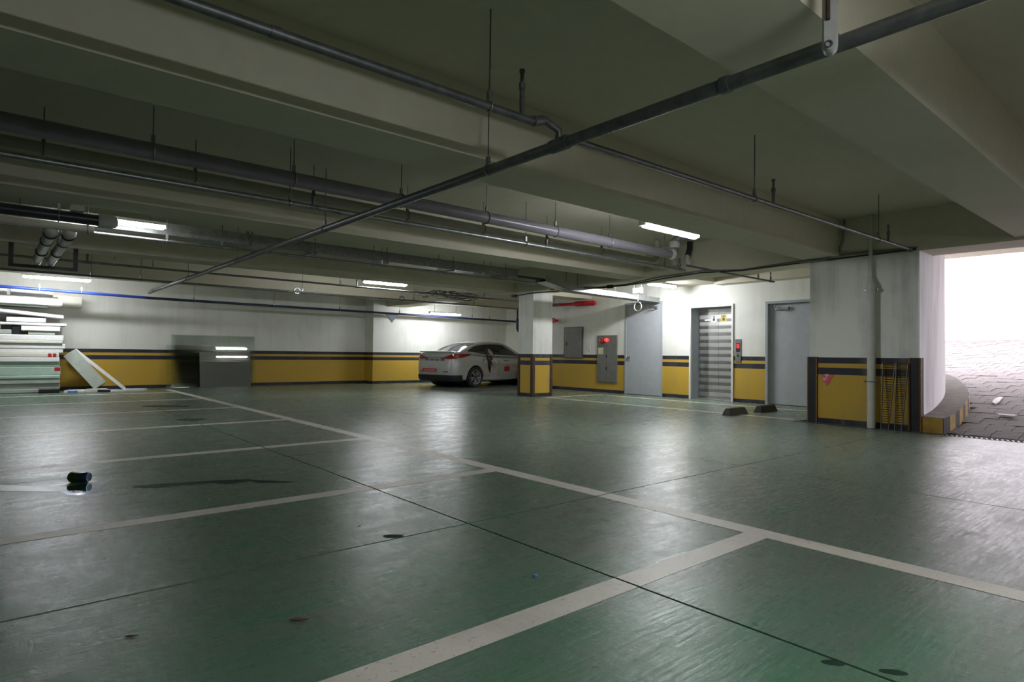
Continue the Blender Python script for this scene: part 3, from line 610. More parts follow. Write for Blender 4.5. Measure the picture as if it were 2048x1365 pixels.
obj('hanger_rod', G().cyl((12.87, 13.2, 2.55), (12.87, 13.2, SLAB), 0.006, 6), 'grey_iron', t)
# cables along the girder
cp = [(10.08, y, z) for y, z in ((2.9, 2.63), (3.8, 2.615), (4.75, 2.60), (5.6, 2.58), (6.4, 2.62), (7.35, 2.575), (8.2, 2.52), (9.0, 2.52), (9.8, 2.535), (10.5, 2.55), (11.2, 2.56), (11.8, 2.53))]
t = thing('conduit', 'dark cable run sagging along the girder edge', 'cable', (10.08, 7, 2.5))
obj('cable', G().tube(cp, 0.012, 8), 'cable_black', t, True)
obj('cable', G().tube([(a+0.02, b2, c2+0.035+0.02*math.sin(b2*2)) for a, b2, c2 in cp[:-2]], 0.014, 8), 'cable_grey', t, True)
obj('junction_box', G().box((10.03, 11.72, 2.50), (10.1, 11.86, 2.56)), 'black_plastic', t)
obj('junction_box', G().box((10.03, 8.55, 2.49), (10.1, 8.68, 2.56)), 'black_plastic', t)
obj('drop', G().tube([(10.06, 4.55, 2.60), (10.06, 4.15, 2.62), (10.07, 3.95, 2.72), (10.09, 3.9, 2.9), (10.1, 3.88, SLAB-0.002)], 0.017, 8), 'cable_grey', t, True)
t = thing('cable_tangle', 'tangle of loose grey cables behind the third beam', 'cable', (9.3, 13.6, 2.5))
for k in range(9):
    a = random.uniform(8.2, 8.9); pts = []
    for j in range(12): pts.append((a+j*0.16, 13.5+0.25*math.sin(j*.9+k)+0.03*k, 2.62+0.09*math.sin(j*0.7+k*1.7)))
    obj('cable', G().tube(pts, 0.011, 6), 'cable_grey' if k % 3 else 'cable_black', t, True)
obj('support_rod', G().cyl((8.6, 13.6, 2.6), (8.6, 13.6, SLAB), 0.006, 6), 'grey_iron', t); obj('support_rod', G().cyl((9.9, 13.6, 2.6), (9.9, 13.6, SLAB), 0.006, 6), 'grey_iron', t)
# lit exit sign and coiled wire in the lobby
t = thing('exit_sign', 'small white light box hanging above the lobby cable tray', 'sign', (11.9, 9.3, 2.55))
obj('case', G().box((11.86, 9.18, 2.56), (11.94, 9.44, 2.70)), 'white_fixture', t); obj('face', G().box((11.852, 9.20, 2.575), (11.859, 9.42, 2.685)), 'sign_light', t)
for yy in (9.2, 9.42): obj('hanger_rod', G().cyl((11.9, yy, 2.70), (11.9, yy, SLAB), 0.008, 6), 'white_fixture', t)
t = thing('wire_coil', 'loop of white wire dangling below the lobby tray', 'wire', (12.0, 9.3, 2.1))
obj('lead', G().tube([(11.9, 9.30, 2.56), (11.9, 9.30, 2.35)], 0.005, 6), 'white_fixture', t)
cl_ = [(11.9, 9.30 + 0.11*math.cos(q*0.4)*(1+0.1*math.sin(q)), 2.24 + 0.11*math.sin(q*0.4)) for q in range(48)]
obj('coil', G().tube(cl_, 0.005, 5), 'white_fixture', t)
t = thing('wall_pipe', 'dark U-shaped pipe hanging on the wall behind the car', 'pipe', (14.0, 17.3, 2.0))
obj('bend', G().tube([(14.6, 16.9, 2.35), (14.6, 16.9, 1.98), (14.62, 16.87, 1.9), (14.7, 16.8, 1.87), (14.85, 16.6, 1.87), (14.92, 16.5, 1.92), (14.93, 16.48, 2.05), (14.93, 16.48, 2.66)], 0.05, 10), 'navy_pipe', t, True)
obj('support_rod', G().cyl((14.6, 16.9, 2.3), (14.6, 16.9, SLAB), 0.03, 8), 'navy_pipe', t, True)
# vertical white drain pipe on the broad pillar
t = thing('downpipe', 'white PVC downpipe strapped to the broad pillar', 'pipe', (10.04, 3.48, 0))
obj('pipe', G().cyl((10.03, 3.475, 0.004), (10.03, 3.475, 2.12), 0.057, 18), 'pale_pvc', t, True)
obj('upper_pipe', G().cyl((10.05, 3.49, 2.12), (10.05, 3.49, SLAB-0.002), 0.028, 14), 'pale_pvc', t, True)
obj('reducer', G().tube([(10.03, 3.475, 2.06), (10.03, 3.475, 2.16), (10.04, 3.48, 2.22), (10.05, 3.49, 2.26)], [0.066, 0.066, 0.045, 0.036], 16), 'pale_pvc', t, True)
for z in (2.08, 0.70):
    st = obj('strap', G().ring((10.03, 3.475, z), (0, 0, 1), 0.060, 0.006, 18, 6), 'galvanised', t, True)
    for s_ in (-1, 1): obj('bolt', G().cyl((10.03, 3.475+s_*0.085, z-0.02), (10.03, 3.475+s_*0.085, z+0.02), 0.012, 8).box((10.02, 3.475+s_*0.058-0.012, z-0.005), (10.1, 3.475+s_*0.085+0.012, z+0.005)), 'chrome', st)
# heart sticker
def heart(cx, cz, s):
    return [(cx + s*0.0625*16*math.sin(q)**3, cz + s*0.0625*(13*math.cos(q)-5*math.cos(2*q)-2*math.cos(3*q)-math.cos(4*q))) for q in [2*math.pi*i/28 for i in range(28)]]
t = thing('heart_sticker', 'pink cluster of heart stickers on the yellow pillar face', 'sticker', (10.12, 4.15, 0.6))
obj('heart', G().prism(heart(4.15, 0.66, 0.055), 10.114, 10.1195, lambda x, y, z: (z, x, y)), 'pink_sticker', t)
for k, (a, z) in enumerate(((4.21, 0.755), (4.15, 0.765), (4.085, 0.755), (4.18, 0.71), (4.12, 0.71))): obj('heart', G().prism(heart(a, z, 0.034), 10.1105+0.0002*k, 10.1135, lambda x, y, z: (z, x, y)), 'pale_pink' if k % 2 else 'pink_sticker', t)
# two leaning steel gratings
def grating(yc0, yc1, label, xb):
    t = thing('steel_grating', label, 'grating', (xb, (yc0+yc1)/2, 0), group='spare gratings leaning on the pillar')
    lean = 0.11; Hh = 0.98
    def gp_(s_, a, d=0.0): return (xb + lean*a/Hh - d, yc0 + (yc1-yc0)*s_ + 0.05*(1-a/Hh)*(1 if s_ < 0.5 else -0.2), a + 0.004)
    for s_ in (0, 1): obj('rail', G().loft([[gp_(s_, 0), gp_(s_, 0, 0.03), tuple(Vector(gp_(s_, 0, 0.03))+Vector((0, 0.008, 0))), tuple(Vector(gp_(s_, 0))+Vector((0, 0.008, 0)))], [gp_(s_, Hh), gp_(s_, Hh, 0.03), tuple(Vector(gp_(s_, Hh, 0.03))+Vector((0, 0.008, 0))), tuple(Vector(gp_(s_, Hh))+Vector((0, 0.008, 0)))]]), 'grey_iron', t)
    k = 0
    a = 0.02
    while a < Hh:
        obj('slat', G().tube([gp_(0, a, 0.015), gp_(1, a, 0.015)], 0.006, 5), 'rust_iron', t); a += 0.034
grating(3.17, 3.33, 'leaning rusty drain grating close to the white downpipe', 9.99)
grating(3.0, 3.15, 'leaning rusty drain grating farther from the white downpipe', 9.98)
# ------------------------------------------------------------------ wheel stops
def wheel_stop(x0, x1, y, label, mt):
    t = thing('wheel_stop', label, 'wheel stop', ((x0+x1)/2, y, 0), group='wheel stops near the elevator')
    g = G().loft([[(x0, y-0.075, 0.002), (x1, y-0.075, 0.002), (x1, y+0.075, 0.002), (x0, y+0.075, 0.002)], [(x0+0.06, y-0.045, 0.115), (x1-0.06, y-0.045, 0.115), (x1-0.06, y+0.045, 0.115), (x0+0.06, y+0.045, 0.115)], [(x0+0.08, y-0.035, 0.125), (x1-0.08, y-0.035, 0.125), (x1-0.08, y+0.035, 0.125), (x0+0.08, y+0.035, 0.125)]])
    obj('block', g, mt, t)
    for q in (0.25, 0.75): obj('bolt', G().cyl((x0+(x1-x0)*q, y, 0.12), (x0+(x1-x0)*q, y, 0.132), 0.018, 8), 'grey_iron', t)
simple('worn_rubber', (0.07, 0.068, 0.06), 0.7, var=0.35, scale=18)
wheel_stop(9.93, 10.58, 5.80, 'worn brown-grey wheel stop nearer the viewer', 'worn_rubber')
wheel_stop(10.97, 11.63, 5.76, 'black rubber wheel stop nearer the grey door', 'black_rubber')
# ------------------------------------------------------------------ foam boards at the back left
def board(x0, x1, y0, y1, z0, z1, mat, label, tilt=0.0, group='foam boards stacked at the back wall', name='foam_board', cat='foam board'):
    dz = tilt*(x1-x0); b_ = 0.006
    ch = min(0.014, (z1-z0)*0.2)
    ring = lambda x, z, i: [(x, y0+i, z0+z+i+ch), (x, y0+i+ch, z0+z+i), (x, y1-i, z0+z+i), (x, y1-i, z1+z-i), (x, y0+i+ch, z1+z-i), (x, y0+i, z1+z-i-ch)]
    g = G().loft([ring(x0, 0, b_), ring(x0+b_, 0, 0), ring(x1-b_, dz, 0), ring(x1, dz, b_)])
    t = tag(obj(name, g, mat), label, cat, group); return t
Y0, Y1 = 18.12, 18.95
stack = [(0.003, 0.098, 'grey_foam', 1.20), (0.10, 0.215, 'grey_foam', 1.21), (0.217, 0.335, 'grey_foam', 1.20), (0.337, 0.412, 'green_foam', 1.20), (0.414, 0.615, 'green_foam', 1.21), (0.617, 0.728, 'green_foam', 1.19), (0.73, 0.838, 'white_foam', 1.18), (0.84, 0.944, 'cream_foam', 1.17), (0.946, 1.04, 'white_foam', 1.25), (1.042, 1.163, 'white_foam', 1.29), (1.165, 1.235, 'cream_foam', 1.23), (1.237, 1.365, 'white_foam', 1.25)]
words = ['lowest', 'second', 'third', 'fourth', 'fifth', 'sixth', 'seventh', 'eighth', 'ninth', 'tenth', 'eleventh', 'twelfth']
cname = {'grey_foam': 'grey-green', 'green_foam': 'pale green', 'white_foam': 'white', 'cream_foam': 'cream'}
for k, (z0, z1, mt, xr) in enumerate(stack):
    lab = '%s foam board, %s from the floor in the stack' % (cname[mt], words[k]) if k else 'grey-green foam board lying lowest, directly on the floor'
    x_l = -1.15 + 0.1*math.sin(k*2.1)
    o = board(x_l, xr, Y0 + 0.03*math.sin(k*1.7), Y1, z0, z1, mt, lab)
    if k == 7:
        for q in (0.96, 1.05): obj('red_label', G().box((q, Y0+0.03*math.sin(k*1.7)-0.003, z0+0.01), (q+0.07, Y0+0.03*math.sin(k*1.7), z1-0.01)), 'red_label', o)
    if k == 4: obj('red_label', G().box((xr-0.12, Y0+0.03*math.sin(k*1.7)-0.003, z1-0.10), (xr-0.01, Y0+0.03*math.sin(k*1.7), z1-0.01)), 'red_label', o)
board(0.80, 1.19, 17.96, 18.08, 0.003, 0.10, 'black_plastic', 'long black box on the floor against the foam stack', name='black_box', cat='box', group='things by the foam stack')
board(-1.1, 0.28, Y0, Y1, 1.367, 1.475, 'grey_foam', 'grey foam offcut left of the gap in the stack')
board(0.58, 1.08, Y0+0.02, Y1, 1.367, 1.455, 'grey_foam', 'grey foam offcut right of the gap in the stack')
board(0.29, 0.44, Y0+0.05, Y1-0.1, 1.367, 1.57, 'black_plastic', 'black block wedged between foam offcuts', name='black_block', cat='block')
board(-1.1, 0.08, Y0, Y1, 1.477, 1.585, 'white_foam', 'short white foam piece at the photo edge above the offcuts')
board(0.45, 1.18, Y0-0.02, Y1, 1.457, 1.572, 'white_foam', 'white foam plank lying on the right grey offcut')
board(-1.0, 1.30, Y0, Y1, 1.588, 1.65, 'white_foam', 'thin white foam sheet sticking out farthest to the right', 0.0)
board(0.18, 0.90, Y0-0.01, Y1, 1.652, 1.765, 'white_foam', 'short white foam plank under the sloping sheet')
board(-0.9, 1.24, Y0, Y1, 1.955, 2.035, 'white_foam', 'sloping white foam sheet high in the stack', -0.088)
board(-0.9, 0.95, Y0+0.06, Y1, 2.04, 2.075, 'grey_foam', 'greyish foam sheet under the top slabs')
board(-1.0, 1.20, Y0-0.05, Y1-0.35, 2.077, 2.21, 'white_foam', 'thick brightly lit white foam slab near the top')
board(-1.0, 1.12, Y0, Y1-0.38, 2.212, 2.275, 'white_foam', 'thinner white foam slab lying on the thick top slab')
board(0.24, 1.02, Y0, Y1-0.4, 2.277, 2.42, 'white_foam', 'topmost foam block under the batten lamp')
board(-0.8, 0.18, Y0+0.02, Y1-0.4, 2.277, 2.43, 'white_foam', 'topmost foam block at the photo edge')
board(0.45, 1.64, Y1-0.34, Y1, 2.13, 2.40, 'cream_foam', 'pale foam block overhanging beside the top of the stack', -0.04)
# supports inside the loose upper part of the stack
board(-1.0, -0.2, Y0+0.1, Y1, 1.652, 1.88, 'grey_foam', 'grey foam block propping the sloping sheet')
def leaning(p0, p1, w, th, mat, label, name='foam_plank'):
    a, b2 = Vector(p0), Vector(p1); d = (b2-a).normalized(); s_ = Vector((0, 1, 0)); s_ = (s_-d*s_.dot(d)).normalized(); n_ = d.cross(s_)
    def rg(c, i): return [tuple(c + s_*(x*(w/2-i)) + n_*(y*(th/2-i))) for x, y in ((-1, -1), (1, -1), (1, 1), (-1, 1))]
    g = G().loft([rg(a, 0.005), rg(a+d*0.005, 0), rg(b2-d*0.005, 0), rg(b2, 0.005)])
    return tag(obj(name, g, mat), label, 'foam board', 'planks leaning on the foam stack')
leaning((2.03, 18.3, 0.13), (1.40, 18.5, 0.95), 0.10, 0.30, 'grey_foam', 'broad grey foam board leaning against the stack')
leaning((2.10, 18.82, 0.11), (1.48, 18.86, 0.98), 0.05, 0.24, 'white_foam', 'white foam board half hidden behind the broad leaning one')
leaning((2.55, 18.3, 0.045), (1.52, 18.55, 1.02), 0.06, 0.075, 'white_foam', 'thin white plank leaning farthest out from the stack')
debris = [(1.5, 17.9, .5, .22, 'white_foam', 'flat white foam scrap nearest the black box'), (1.95, 18.0, .55, .25, 'cream_foam', 'cream foam scrap under the leaning planks'), (2.35, 17.85, .5, .2, 'white_foam', 'white foam scrap below the thin plank foot'), (2.75, 18.0, .6, .16, 'white_foam', 'long white foam scrap farthest from the stack'), (1.75, 18.12, .3, .2, 'white_foam', 'small white foam crumb beside the broad plank'), (1.42, 17.8, .22, .12, 'blue_plastic', 'blue plastic scrap on the floor by the foam'), (2.05, 17.75, .35, .12, 'black_plastic', 'black plastic scrap among the foam pieces')]
for x, y, lx, ly, mt, lab in debris:
    hgt = 0.05 + 0.03*random.random(); pts = [(x+lx*0.5*math.cos(q)*random.uniform(.75, 1.1), y+ly*0.5*math.sin(q)*random.uniform(.75, 1.1)) for q in [2*math.pi*i/9 for i in range(9)]]
    g = G().loft([[(a, b2, 0.003) for a, b2 in pts], [(x+(a-x)*0.95, y+(b2-y)*.95, 0.003+hgt*random.uniform(.6, 1)) for a, b2 in pts]])
    tag(obj('foam_scrap', g, mt), lab, 'scrap', 'scraps on the floor by the stack')
# ------------------------------------------------------------------ glass sheets leaning on the back wall
def sheet(x0, x1, yb, hgt, deg, mat, label, name='glass_sheet', th=0.01):
    t = math.radians(deg); d = Vector((0, math.sin(t), math.cos(t))); n_ = Vector((0, math.cos(t), -math.sin(t)))
    g = G(); rings = []
    for x in (x0, x1):
        b_ = Vector((x, yb, 0.004)); L = hgt/math.cos(t)
        rings.append([tuple(b_), tuple(b_+n_*th), tuple(b_+n_*th+d*L), tuple(b_+d*L)])
    g.loft(rings)
    return tag(obj(name, g, mat), label, 'glass sheet', 'sheets leaning on the back wall')
sheet(3.74, 5.97, 18.88, 1.48, 7.0, 'green_glass', 'tallest greenish glass sheet leaning on the back wall')
sheet(3.60, 5.83, 18.80, 1.18, 7.3, 'green_glass', 'lower wide greenish glass sheet in front of the tallest')
sheet(4.42, 5.80, 18.74, 1.0, 8.8, 'smoke_glass', 'smoky grey glass sheet in front with lamp reflection', th=0.012)
# ------------------------------------------------------------------ small things on the floor
t = thing('drink_can', 'dented green and blue drink can lying on the floor', 'can', (0.53, 5.86, 0), math.radians(-40))
R_ = 0.033*1.25; Lc = 0.15
def canring(x, r, dent=0): return [(x, r*math.cos(q)*(1-dent*max(0, math.cos(q-0.8))), R_+r*math.sin(q)*(1-dent*max(0, math.sin(q)))) for q in [2*math.pi*i/18 for i in range(18)]]
obj('can_body', G().loft([canring(-Lc/2, R_*0.8), canring(-Lc/2+0.012, R_), canring(-0.02, R_, .12), canring(0.01, R_, .18)]), 'can_green', t, True, local=True)
obj('can_front', G().loft([canring(0.0105, R_, .18), canring(0.03, R_, .1), canring(Lc/2-0.015, R_), canring(Lc/2, R_*0.78)]), 'can_blue', t, True, local=True)
obj('rim', G().ring((Lc/2, 0, R_), (1, 0, 0), R_*0.8, 0.003, 18, 6), 'chrome', t, True, local=True)
def blob(name, pts, z, mat, lab, cat, group=None):
    g = G().prism(pts, 0.0003, z); return tag(obj(name, g, mat), lab, cat, group)
blob('wet_patch', [(0.81, 5.4), (0.95, 5.27), (1.1, 5.27), (1.32, 5.22), (1.43, 5.10), (1.59, 5.11), (1.63, 4.99), (1.83, 4.86), (1.85, 4.89), (1.66, 5.1), (1.6, 5.2), (1.38, 5.3), (1.15, 5.37), (1.01, 5.43), (0.84, 5.45)], 0.0012, 'wet_stain', 'long dark wet streak on the floor right of the can', 'stain')
m, nt, b = nodes('spilled_water'); b.inputs['Base Color'].default_value = (0.02, 0.05, 0.035, 1)
b.inputs['Roughness'].default_value = 0.06; bump(nt, b, noise(nt, 9, 4, pos(nt)), 0.08, 0.01)
blob('puddle', [(0.053, 6.112), (0.227, 5.913), (0.43, 5.738), (0.657, 5.792), (0.75, 5.867), (0.654, 5.611), (0.607, 5.391), (0.501, 5.314), (0.42, 5.395), (0.387, 5.559), (0.052, 5.835)], 0.0014, 'spilled_water', 'small shiny puddle spilled beside the drink can', 'puddle')
def oval(cx, cy, a, b2, ang): return [(cx+a*math.cos(q)*math.cos(ang)-b2*math.sin(q)*math.sin(ang)*random.uniform(.8, 1.1), cy+a*math.cos(q)*math.sin(ang)+b2*math.sin(q)*math.cos(ang)*random.uniform(.8, 1.1)) for q in [2*math.pi*i/16 for i in range(16)]]
blob('oil_stain', oval(2.22, 0.89, 0.038, 0.02, -0.9), 0.001, 'oil_stain', 'dark oil stain near the bottom edge, left of two', 'stain', 'oil stains by the joint')
blob('oil_stain', oval(2.315, 0.735, 0.045, 0.02, -0.9), 0.001, 'oil_stain', 'dark oil stain near the bottom edge, right of two', 'stain', 'oil stains by the joint')
blob('oil_stain', oval(1.76, 3.1, 0.06, 0.035, -0.7), 0.001, 'oil_stain', 'small dark stain beside the floor joint crossing', 'stain')
blob('oil_stain', oval(2.27, 10.15, 0.22, 0.16, -0.7), 0.001, 'joint_dark', 'brownish stain between the far parking lines', 'stain')
blob('oil_stain', oval(2.45, 12.8, 0.45, 0.22, -0.7), 0.001, 'joint_dark', 'large brownish stain before the glass sheets', 'stain')
def leaf(x, y, l, ang, lab):
    g = G(); pr = [(-l/2, 0), (-l*.2, l*.16), (l*.2, l*.14), (l/2, 0.01), (l*.2, -l*.1), (-l*.2, -l*.13)]
    rot = lambda a, b2: (x+a*math.cos(ang)-b2*math.sin(ang), y+a*math.sin(ang)+b2*math.cos(ang))
    g.loft([[(*rot(a, b2), 0.002+abs(b2)*.25) for a, b2 in pr], [(*rot(a, b2), 0.004+abs(b2)*.25) for a, b2 in pr]])
    return tag(obj('dry_leaf', g, 'leaf_brown'), lab, 'leaf', 'dry leaves on the floor')
leaf(0.925, 2.355, 0.075, -0.75, 'brown dry leaf above the big white line')
leaf(0.40, 2.60, 0.045, -0.75, 'small brown leaf near the lower left corner')
leaf(1.70, 3.40, 0.03, 0.3, 'tiny dark leaf crumb between two parking lines')
tag(obj('bottle_cap', G().tube([(1.97, 2.13, 0.001), (1.97, 2.13, 0.008), (1.97, 2.13, 0.009)], [0.012, 0.012, 0.009], 12), 'blue_plastic'), 'tiny blue bottle cap left of the big white line', 'cap')
def scrap(x, y, l, wd, ang, lab, mat='paper_white'):
    z = rz(x) + 0.012; rr_ = [(-.5, -.3), (-.2, -.5), (.1, -.35), (.5, -.2), (.45, .25), (.1, .5), (-.3, .4)]
    rot = lambda a, b2: (x+a*l*math.cos(ang)-b2*wd*math.sin(ang), y+a*l*math.sin(ang)+b2*wd*math.cos(ang))
    def P(a, b2, h): q = rot(a, b2); return (q[0], q[1], rz(q[0])+0.01+h+0.04*abs(b2))
    g = G().loft([[P(a, b2, 0) for a, b2 in rr_], [P(a, b2, 0.012) for a, b2 in rr_]])
    return tag(obj('litter', g, mat), lab, 'litter', 'litter on the ramp')
scrap(11.75, 2.18, 0.16, 0.26, 0.0, 'crumpled white paper on the ramp nearest the drain')
scrap(13.0, 2.55, 0.75, 0.10, 0.05, 'long white paper strip beside the kerb')
scrap(14.3, 2.1, 0.3, 0.2, 0.2, 'white paper scrap higher on the ramp')
scrap(13.5, 2.2, 0.14, 0.12, 0.2, 'small yellowish scrap on the ramp', 'note_paper')
# ------------------------------------------------------------------ parked car (local x forward, origin below the rear axle)
car = thing('car', 'silver sedan with a printed figure on its side, parked nose in', 'car', (11.19, 15.93, 0), math.radians(9.5))
def lerp(a, b2, t): return a+(b2-a)*t
def interp(tab, x):
    if x <= tab[0][0]: return tab[0][1:]
    for p, q in zip(tab, tab[1:]):
        if x <= q[0]:
            t = (x-p[0])/(q[0]-p[0]); t = t*t*(3-2*t) if False else t
            return tuple(lerp(a, b2, t) for a, b2 in zip(p[1:], q[1:]))
    return tab[-1][1:]
# x, half width, bottom z, top z (deck / belt / bonnet)
BT = [(-0.94, 0.60, 0.40, 0.62), (-0.925, 0.69, 0.34, 0.70), (-0.895, 0.76, 0.29, 0.88), (-0.86, 0.80, 0.26, 1.03), (-0.80, 0.828, 0.24, 1.085), (-0.70, 0.850, 0.22, 1.10), (-0.5, 0.872, 0.20, 1.09), (-0.2, 0.886, 0.19, 1.05), (0.2, 0.892, 0.18, 1.01), (0.8, 0.893, 0.17, 0.985), (1.5, 0.892, 0.17, 0.97), (2.1, 0.888, 0.18, 0.965), (2.5, 0.882, 0.19, 0.94), (2.9, 0.86, 0.20, 0.885), (3.2, 0.81, 0.22, 0.81), (3.42, 0.72, 0.25, 0.72), (3.54, 0.60, 0.30, 0.64), (3.59, 0.45, 0.36, 0.56)]
def section(x):
    hw, zb, zt = interp(BT, x); h_ = zt-zb
    half = [(0, zb), (hw*0.80, zb), (hw*0.93, zb+h_*0.06), (hw*0.985, zb+h_*0.22), (hw, zb+h_*0.45), (hw*0.992, zb+h_*0.62), (hw*0.965, zb+h_*0.80), (hw*0.93, zb+h_*0.92), (hw*0.86, zt-h_*0.01), (hw*0.6, zt+0.012), (0, zt+0.02)]
    return half
def side_y(x, z):
    s_ = section(x)[1:-2]
    for (y0, z0), (y1_, z1_) in zip(s_, s_[1:]):
        if z0 <= z <= z1_ and z1_ > z0: return lerp(y0, y1_, (z-z0)/(z1_-z0))
    return s_[-1][0] if z > s_[-1][1] else s_[0][0]
xs_ = [q[0] for q in BT]; extra = []
for a, b2 in zip(xs_, xs_[1:]):
    n_ = max(1, int((b2-a)/0.09)); extra += [lerp(a, b2, i/n_) for i in range(n_)]
extra.append(xs_[-1])
rings = []
for x in extra:
    hf = section(x); ring = [(x, y, z) for y, z in hf] + [(x, -y, z) for y, z in hf[-2:0:-1]]
    rings.append(ring)
body = obj('body', G().loft(rings), 'silver_paint', car, True, local=True)
cut = obj('cutter', G().tube([(0, -1.2, 0.32), (0, 1.2, 0.32)], 0.365, 40).tube([(2.7, -1.2, 0.32), (2.7, 1.2, 0.32)], 0.365, 40), 'silver_paint', car, local=True)
bo = body.modifiers.new('arches', 'BOOLEAN'); bo.operation = 'DIFFERENCE'; bo.object = cut; bo.solver = 'EXACT'
bpy.context.view_layer.update()
me2 = bpy.data.meshes.new_from_object(body.evaluated_get(bpy.context.evaluated_depsgraph_get()))
body.modifiers.clear(); old = body.data; body.data = me2; bpy.data.objects.remove(cut)
while len(me2.materials) > 1: me2.materials.pop()
me2.polygons.foreach_set('material_index', [0]*len(me2.polygons))
me2.polygons.foreach_set('use_smooth', [True]*len(me2.polygons)); me2.set_sharp_from_angle(angle=math.radians(32))
for x in (0, 2.7): obj('wheel_well', G().tube([(x, -0.62, 0.34), (x, 0.62, 0.34)], 0.362, 28), 'black_plastic', car, True, local=True)
# cabin
CT = [(-0.52, 0.70, 1.06, 0.62, 1.085), (-0.30, 0.74, 1.04, 0.60, 1.165), (0.0, 0.79, 1.02, 0.575, 1.275), (0.3, 0.82, 1.00, 0.56, 1.365), (0.6, 0.838, 0.98, 0.555, 1.42), (0.95, 0.845, 0.97, 0.555, 1.448), (1.3, 0.845, 0.96, 0.555, 1.445), (1.6, 0.84, 0.955, 0.555, 1.41), (1.9, 0.83, 0.95, 0.56, 1.325), (2.2, 0.81, 0.945, 0.585, 1.195), (2.5, 0.78, 0.93, 0.63, 1.04), (2.7, 0.76, 0.90, 0.68, 0.945)]
def cab(x):
    wb_, zb, wt, zt = interp(CT, x)
    return [(wb_, zb), (lerp(wb_, wt, .33)+.014, lerp(zb, zt, .33)), (lerp(wb_, wt, .7)+.018, lerp(zb, zt, .70)), (wt+0.012, lerp(zb, zt, .90)), (wt-.05, lerp(zb, zt, .975)), (wt*.5, zt+.006), (0, zt+.01)]
cx2 = []
for p, q in zip(CT, CT[1:]): cx2 += [lerp(p[0], q[0], i/3) for i in range(3)]
cx2.append(CT[-1][0])
obj('cabin', G().loft([[(x, y, z) for y, z in cab(x)] + [(x, -y, z) for y, z in cab(x)[-2::-1]] for x in cx2]), 'silver_paint', car, True, local=True)
def cab_pt(x, v, side, off=0.006):
    P = cab(x)[:4]; L = [0.0]
    for a, b2 in zip(P, P[1:]): L.append(L[-1]+math.dist(a, b2))
    d = v*L[-1]
    for i in range(3):
        if d <= L[i+1]+1e-9:
            t = (d-L[i])/(L[i+1]-L[i]); y = lerp(P[i][0], P[i+1][0], t); z = lerp(P[i][1], P[i+1][1], t)
            ny, nz = (P[i+1][1]-P[i][1]), -(P[i+1][0]-P[i][0]); ln = math.hypot(ny, nz)
            return (x, side*(y+off*ny/ln), z+off*nz/ln)
def side_window(x0, x1, vlo, vhi, side, name='side_window', mat='dark_glass', off=0.006):
    g = G(); n_ = 16; m_ = 4; vs = []; fs = []
    for i in range(n_+1):
        s_ = i/n_; x = lerp(x0, x1, s_)
        for j in range(m_+1): vs.append(cab_pt(x, lerp(vlo(x), vhi(x), j/m_), side, off))
    for i in range(n_):
        for j in range(m_): a = i*(m_+1)+j; fs.append((a, a+m_+1, a+m_+2, a+1))
    g.add(vs, fs); return obj(name, g, mat, car, True, local=True)
vlo = lambda x: 0.10 + 0.32*max(0, (0.30-x)/0.5)
vhi = lambda x: max(vlo(x)+0.01, min(0.86, 0.52 + (x+0.22)*0.9, 0.86 - max(0, x-1.55)*0.95))
for sd in (-1, 1):
    side_window(-0.18, 0.995, vlo, vhi, sd); side_window(1.005, 2.18, vlo, vhi, sd)
def top_glass(x0, x1, fr, name):
    g = G(); n_, m_ = 10, 8; vs = []; fs = []
    for i in range(n_+1):
        x = lerp(x0, x1, i/n_); wb_, zb, wt, zt = interp(CT, x)
        for j in range(m_+1):
            y = lerp(-1, 1, j/m_)*wt*fr; P = cab(x)[3:]
            ay = abs(y); z = P[-1][1]
            for (ya, za), (yb_, zb_) in zip(P, P[1:]):
                if yb_ <= ay <= ya: z = lerp(zb_, za, (ay-yb_)/(ya-yb_))
            vs.append((x, y, z+0.006))
    for i in range(n_):
        for j in range(m_): a = i*(m_+1)+j; fs.append((a, a+m_+1, a+m_+2, a+1))
    g.add(vs, fs); return obj(name, g, 'dark_glass', car, True, local=True)
top_glass(-0.47, 0.36, 0.90, 'rear_window'); top_glass(1.62, 2.62, 0.90, 'windscreen')
# lamps, bumper, plates
def wrap(name, q0, q1, lo, hi, side, mat, off=0.022, n_=20, m_=4):
    """patch following the plan outline of the tail, q = arc parameter along outline"""
    OUT = [(-0.872, 0.30), (-0.872, 0.50), (-0.865, 0.62), (-0.845, 0.72), (-0.80, 0.785), (-0.70, 0.82), (-0.55, 0.845), (-0.40, 0.858), (-0.2, 0.868)]
    L = [0.0]
    for a, b2 in zip(OUT, OUT[1:]): L.append(L[-1]+math.dist(a, b2))
    vs = []; fs = []
    for i in range(n_+1):
        d = lerp(q0, q1, i/n_)*L[-1]; k = 0
        while k < len(OUT)-2 and L[k+1] < d: k += 1
        t = (d-L[k])/(L[k+1]-L[k]); x = lerp(OUT[k][0], OUT[k+1][0], t); y = lerp(OUT[k][1], OUT[k+1][1], t)
        nx, ny = -(OUT[k+1][1]-OUT[k][1]), (OUT[k+1][0]-OUT[k][0]); ln = math.hypot(nx, ny)
        s_ = i/n_
        for j in range(m_+1):
            z = lerp(lo(s_), hi(s_), j/m_)
            yy = max(y, min(side_y(max(x, -0.80), z), 0.9)) if x > -0.84 else y
            xx = x - (0.03 if x < -0.84 else 0)*(1.0-min(1, max(0, (z-0.88)/0.15)))
            vs.append((xx+nx/ln*off, side*(yy+ny/ln*off), z))
    for i in range(n_):
        for j in range(m_): a = i*(m_+1)+j; fs.append((a, a+m_+1, a+m_+2, a+1))
    g = G().add(vs, fs); return obj(name, g, mat, car, True, local=True)
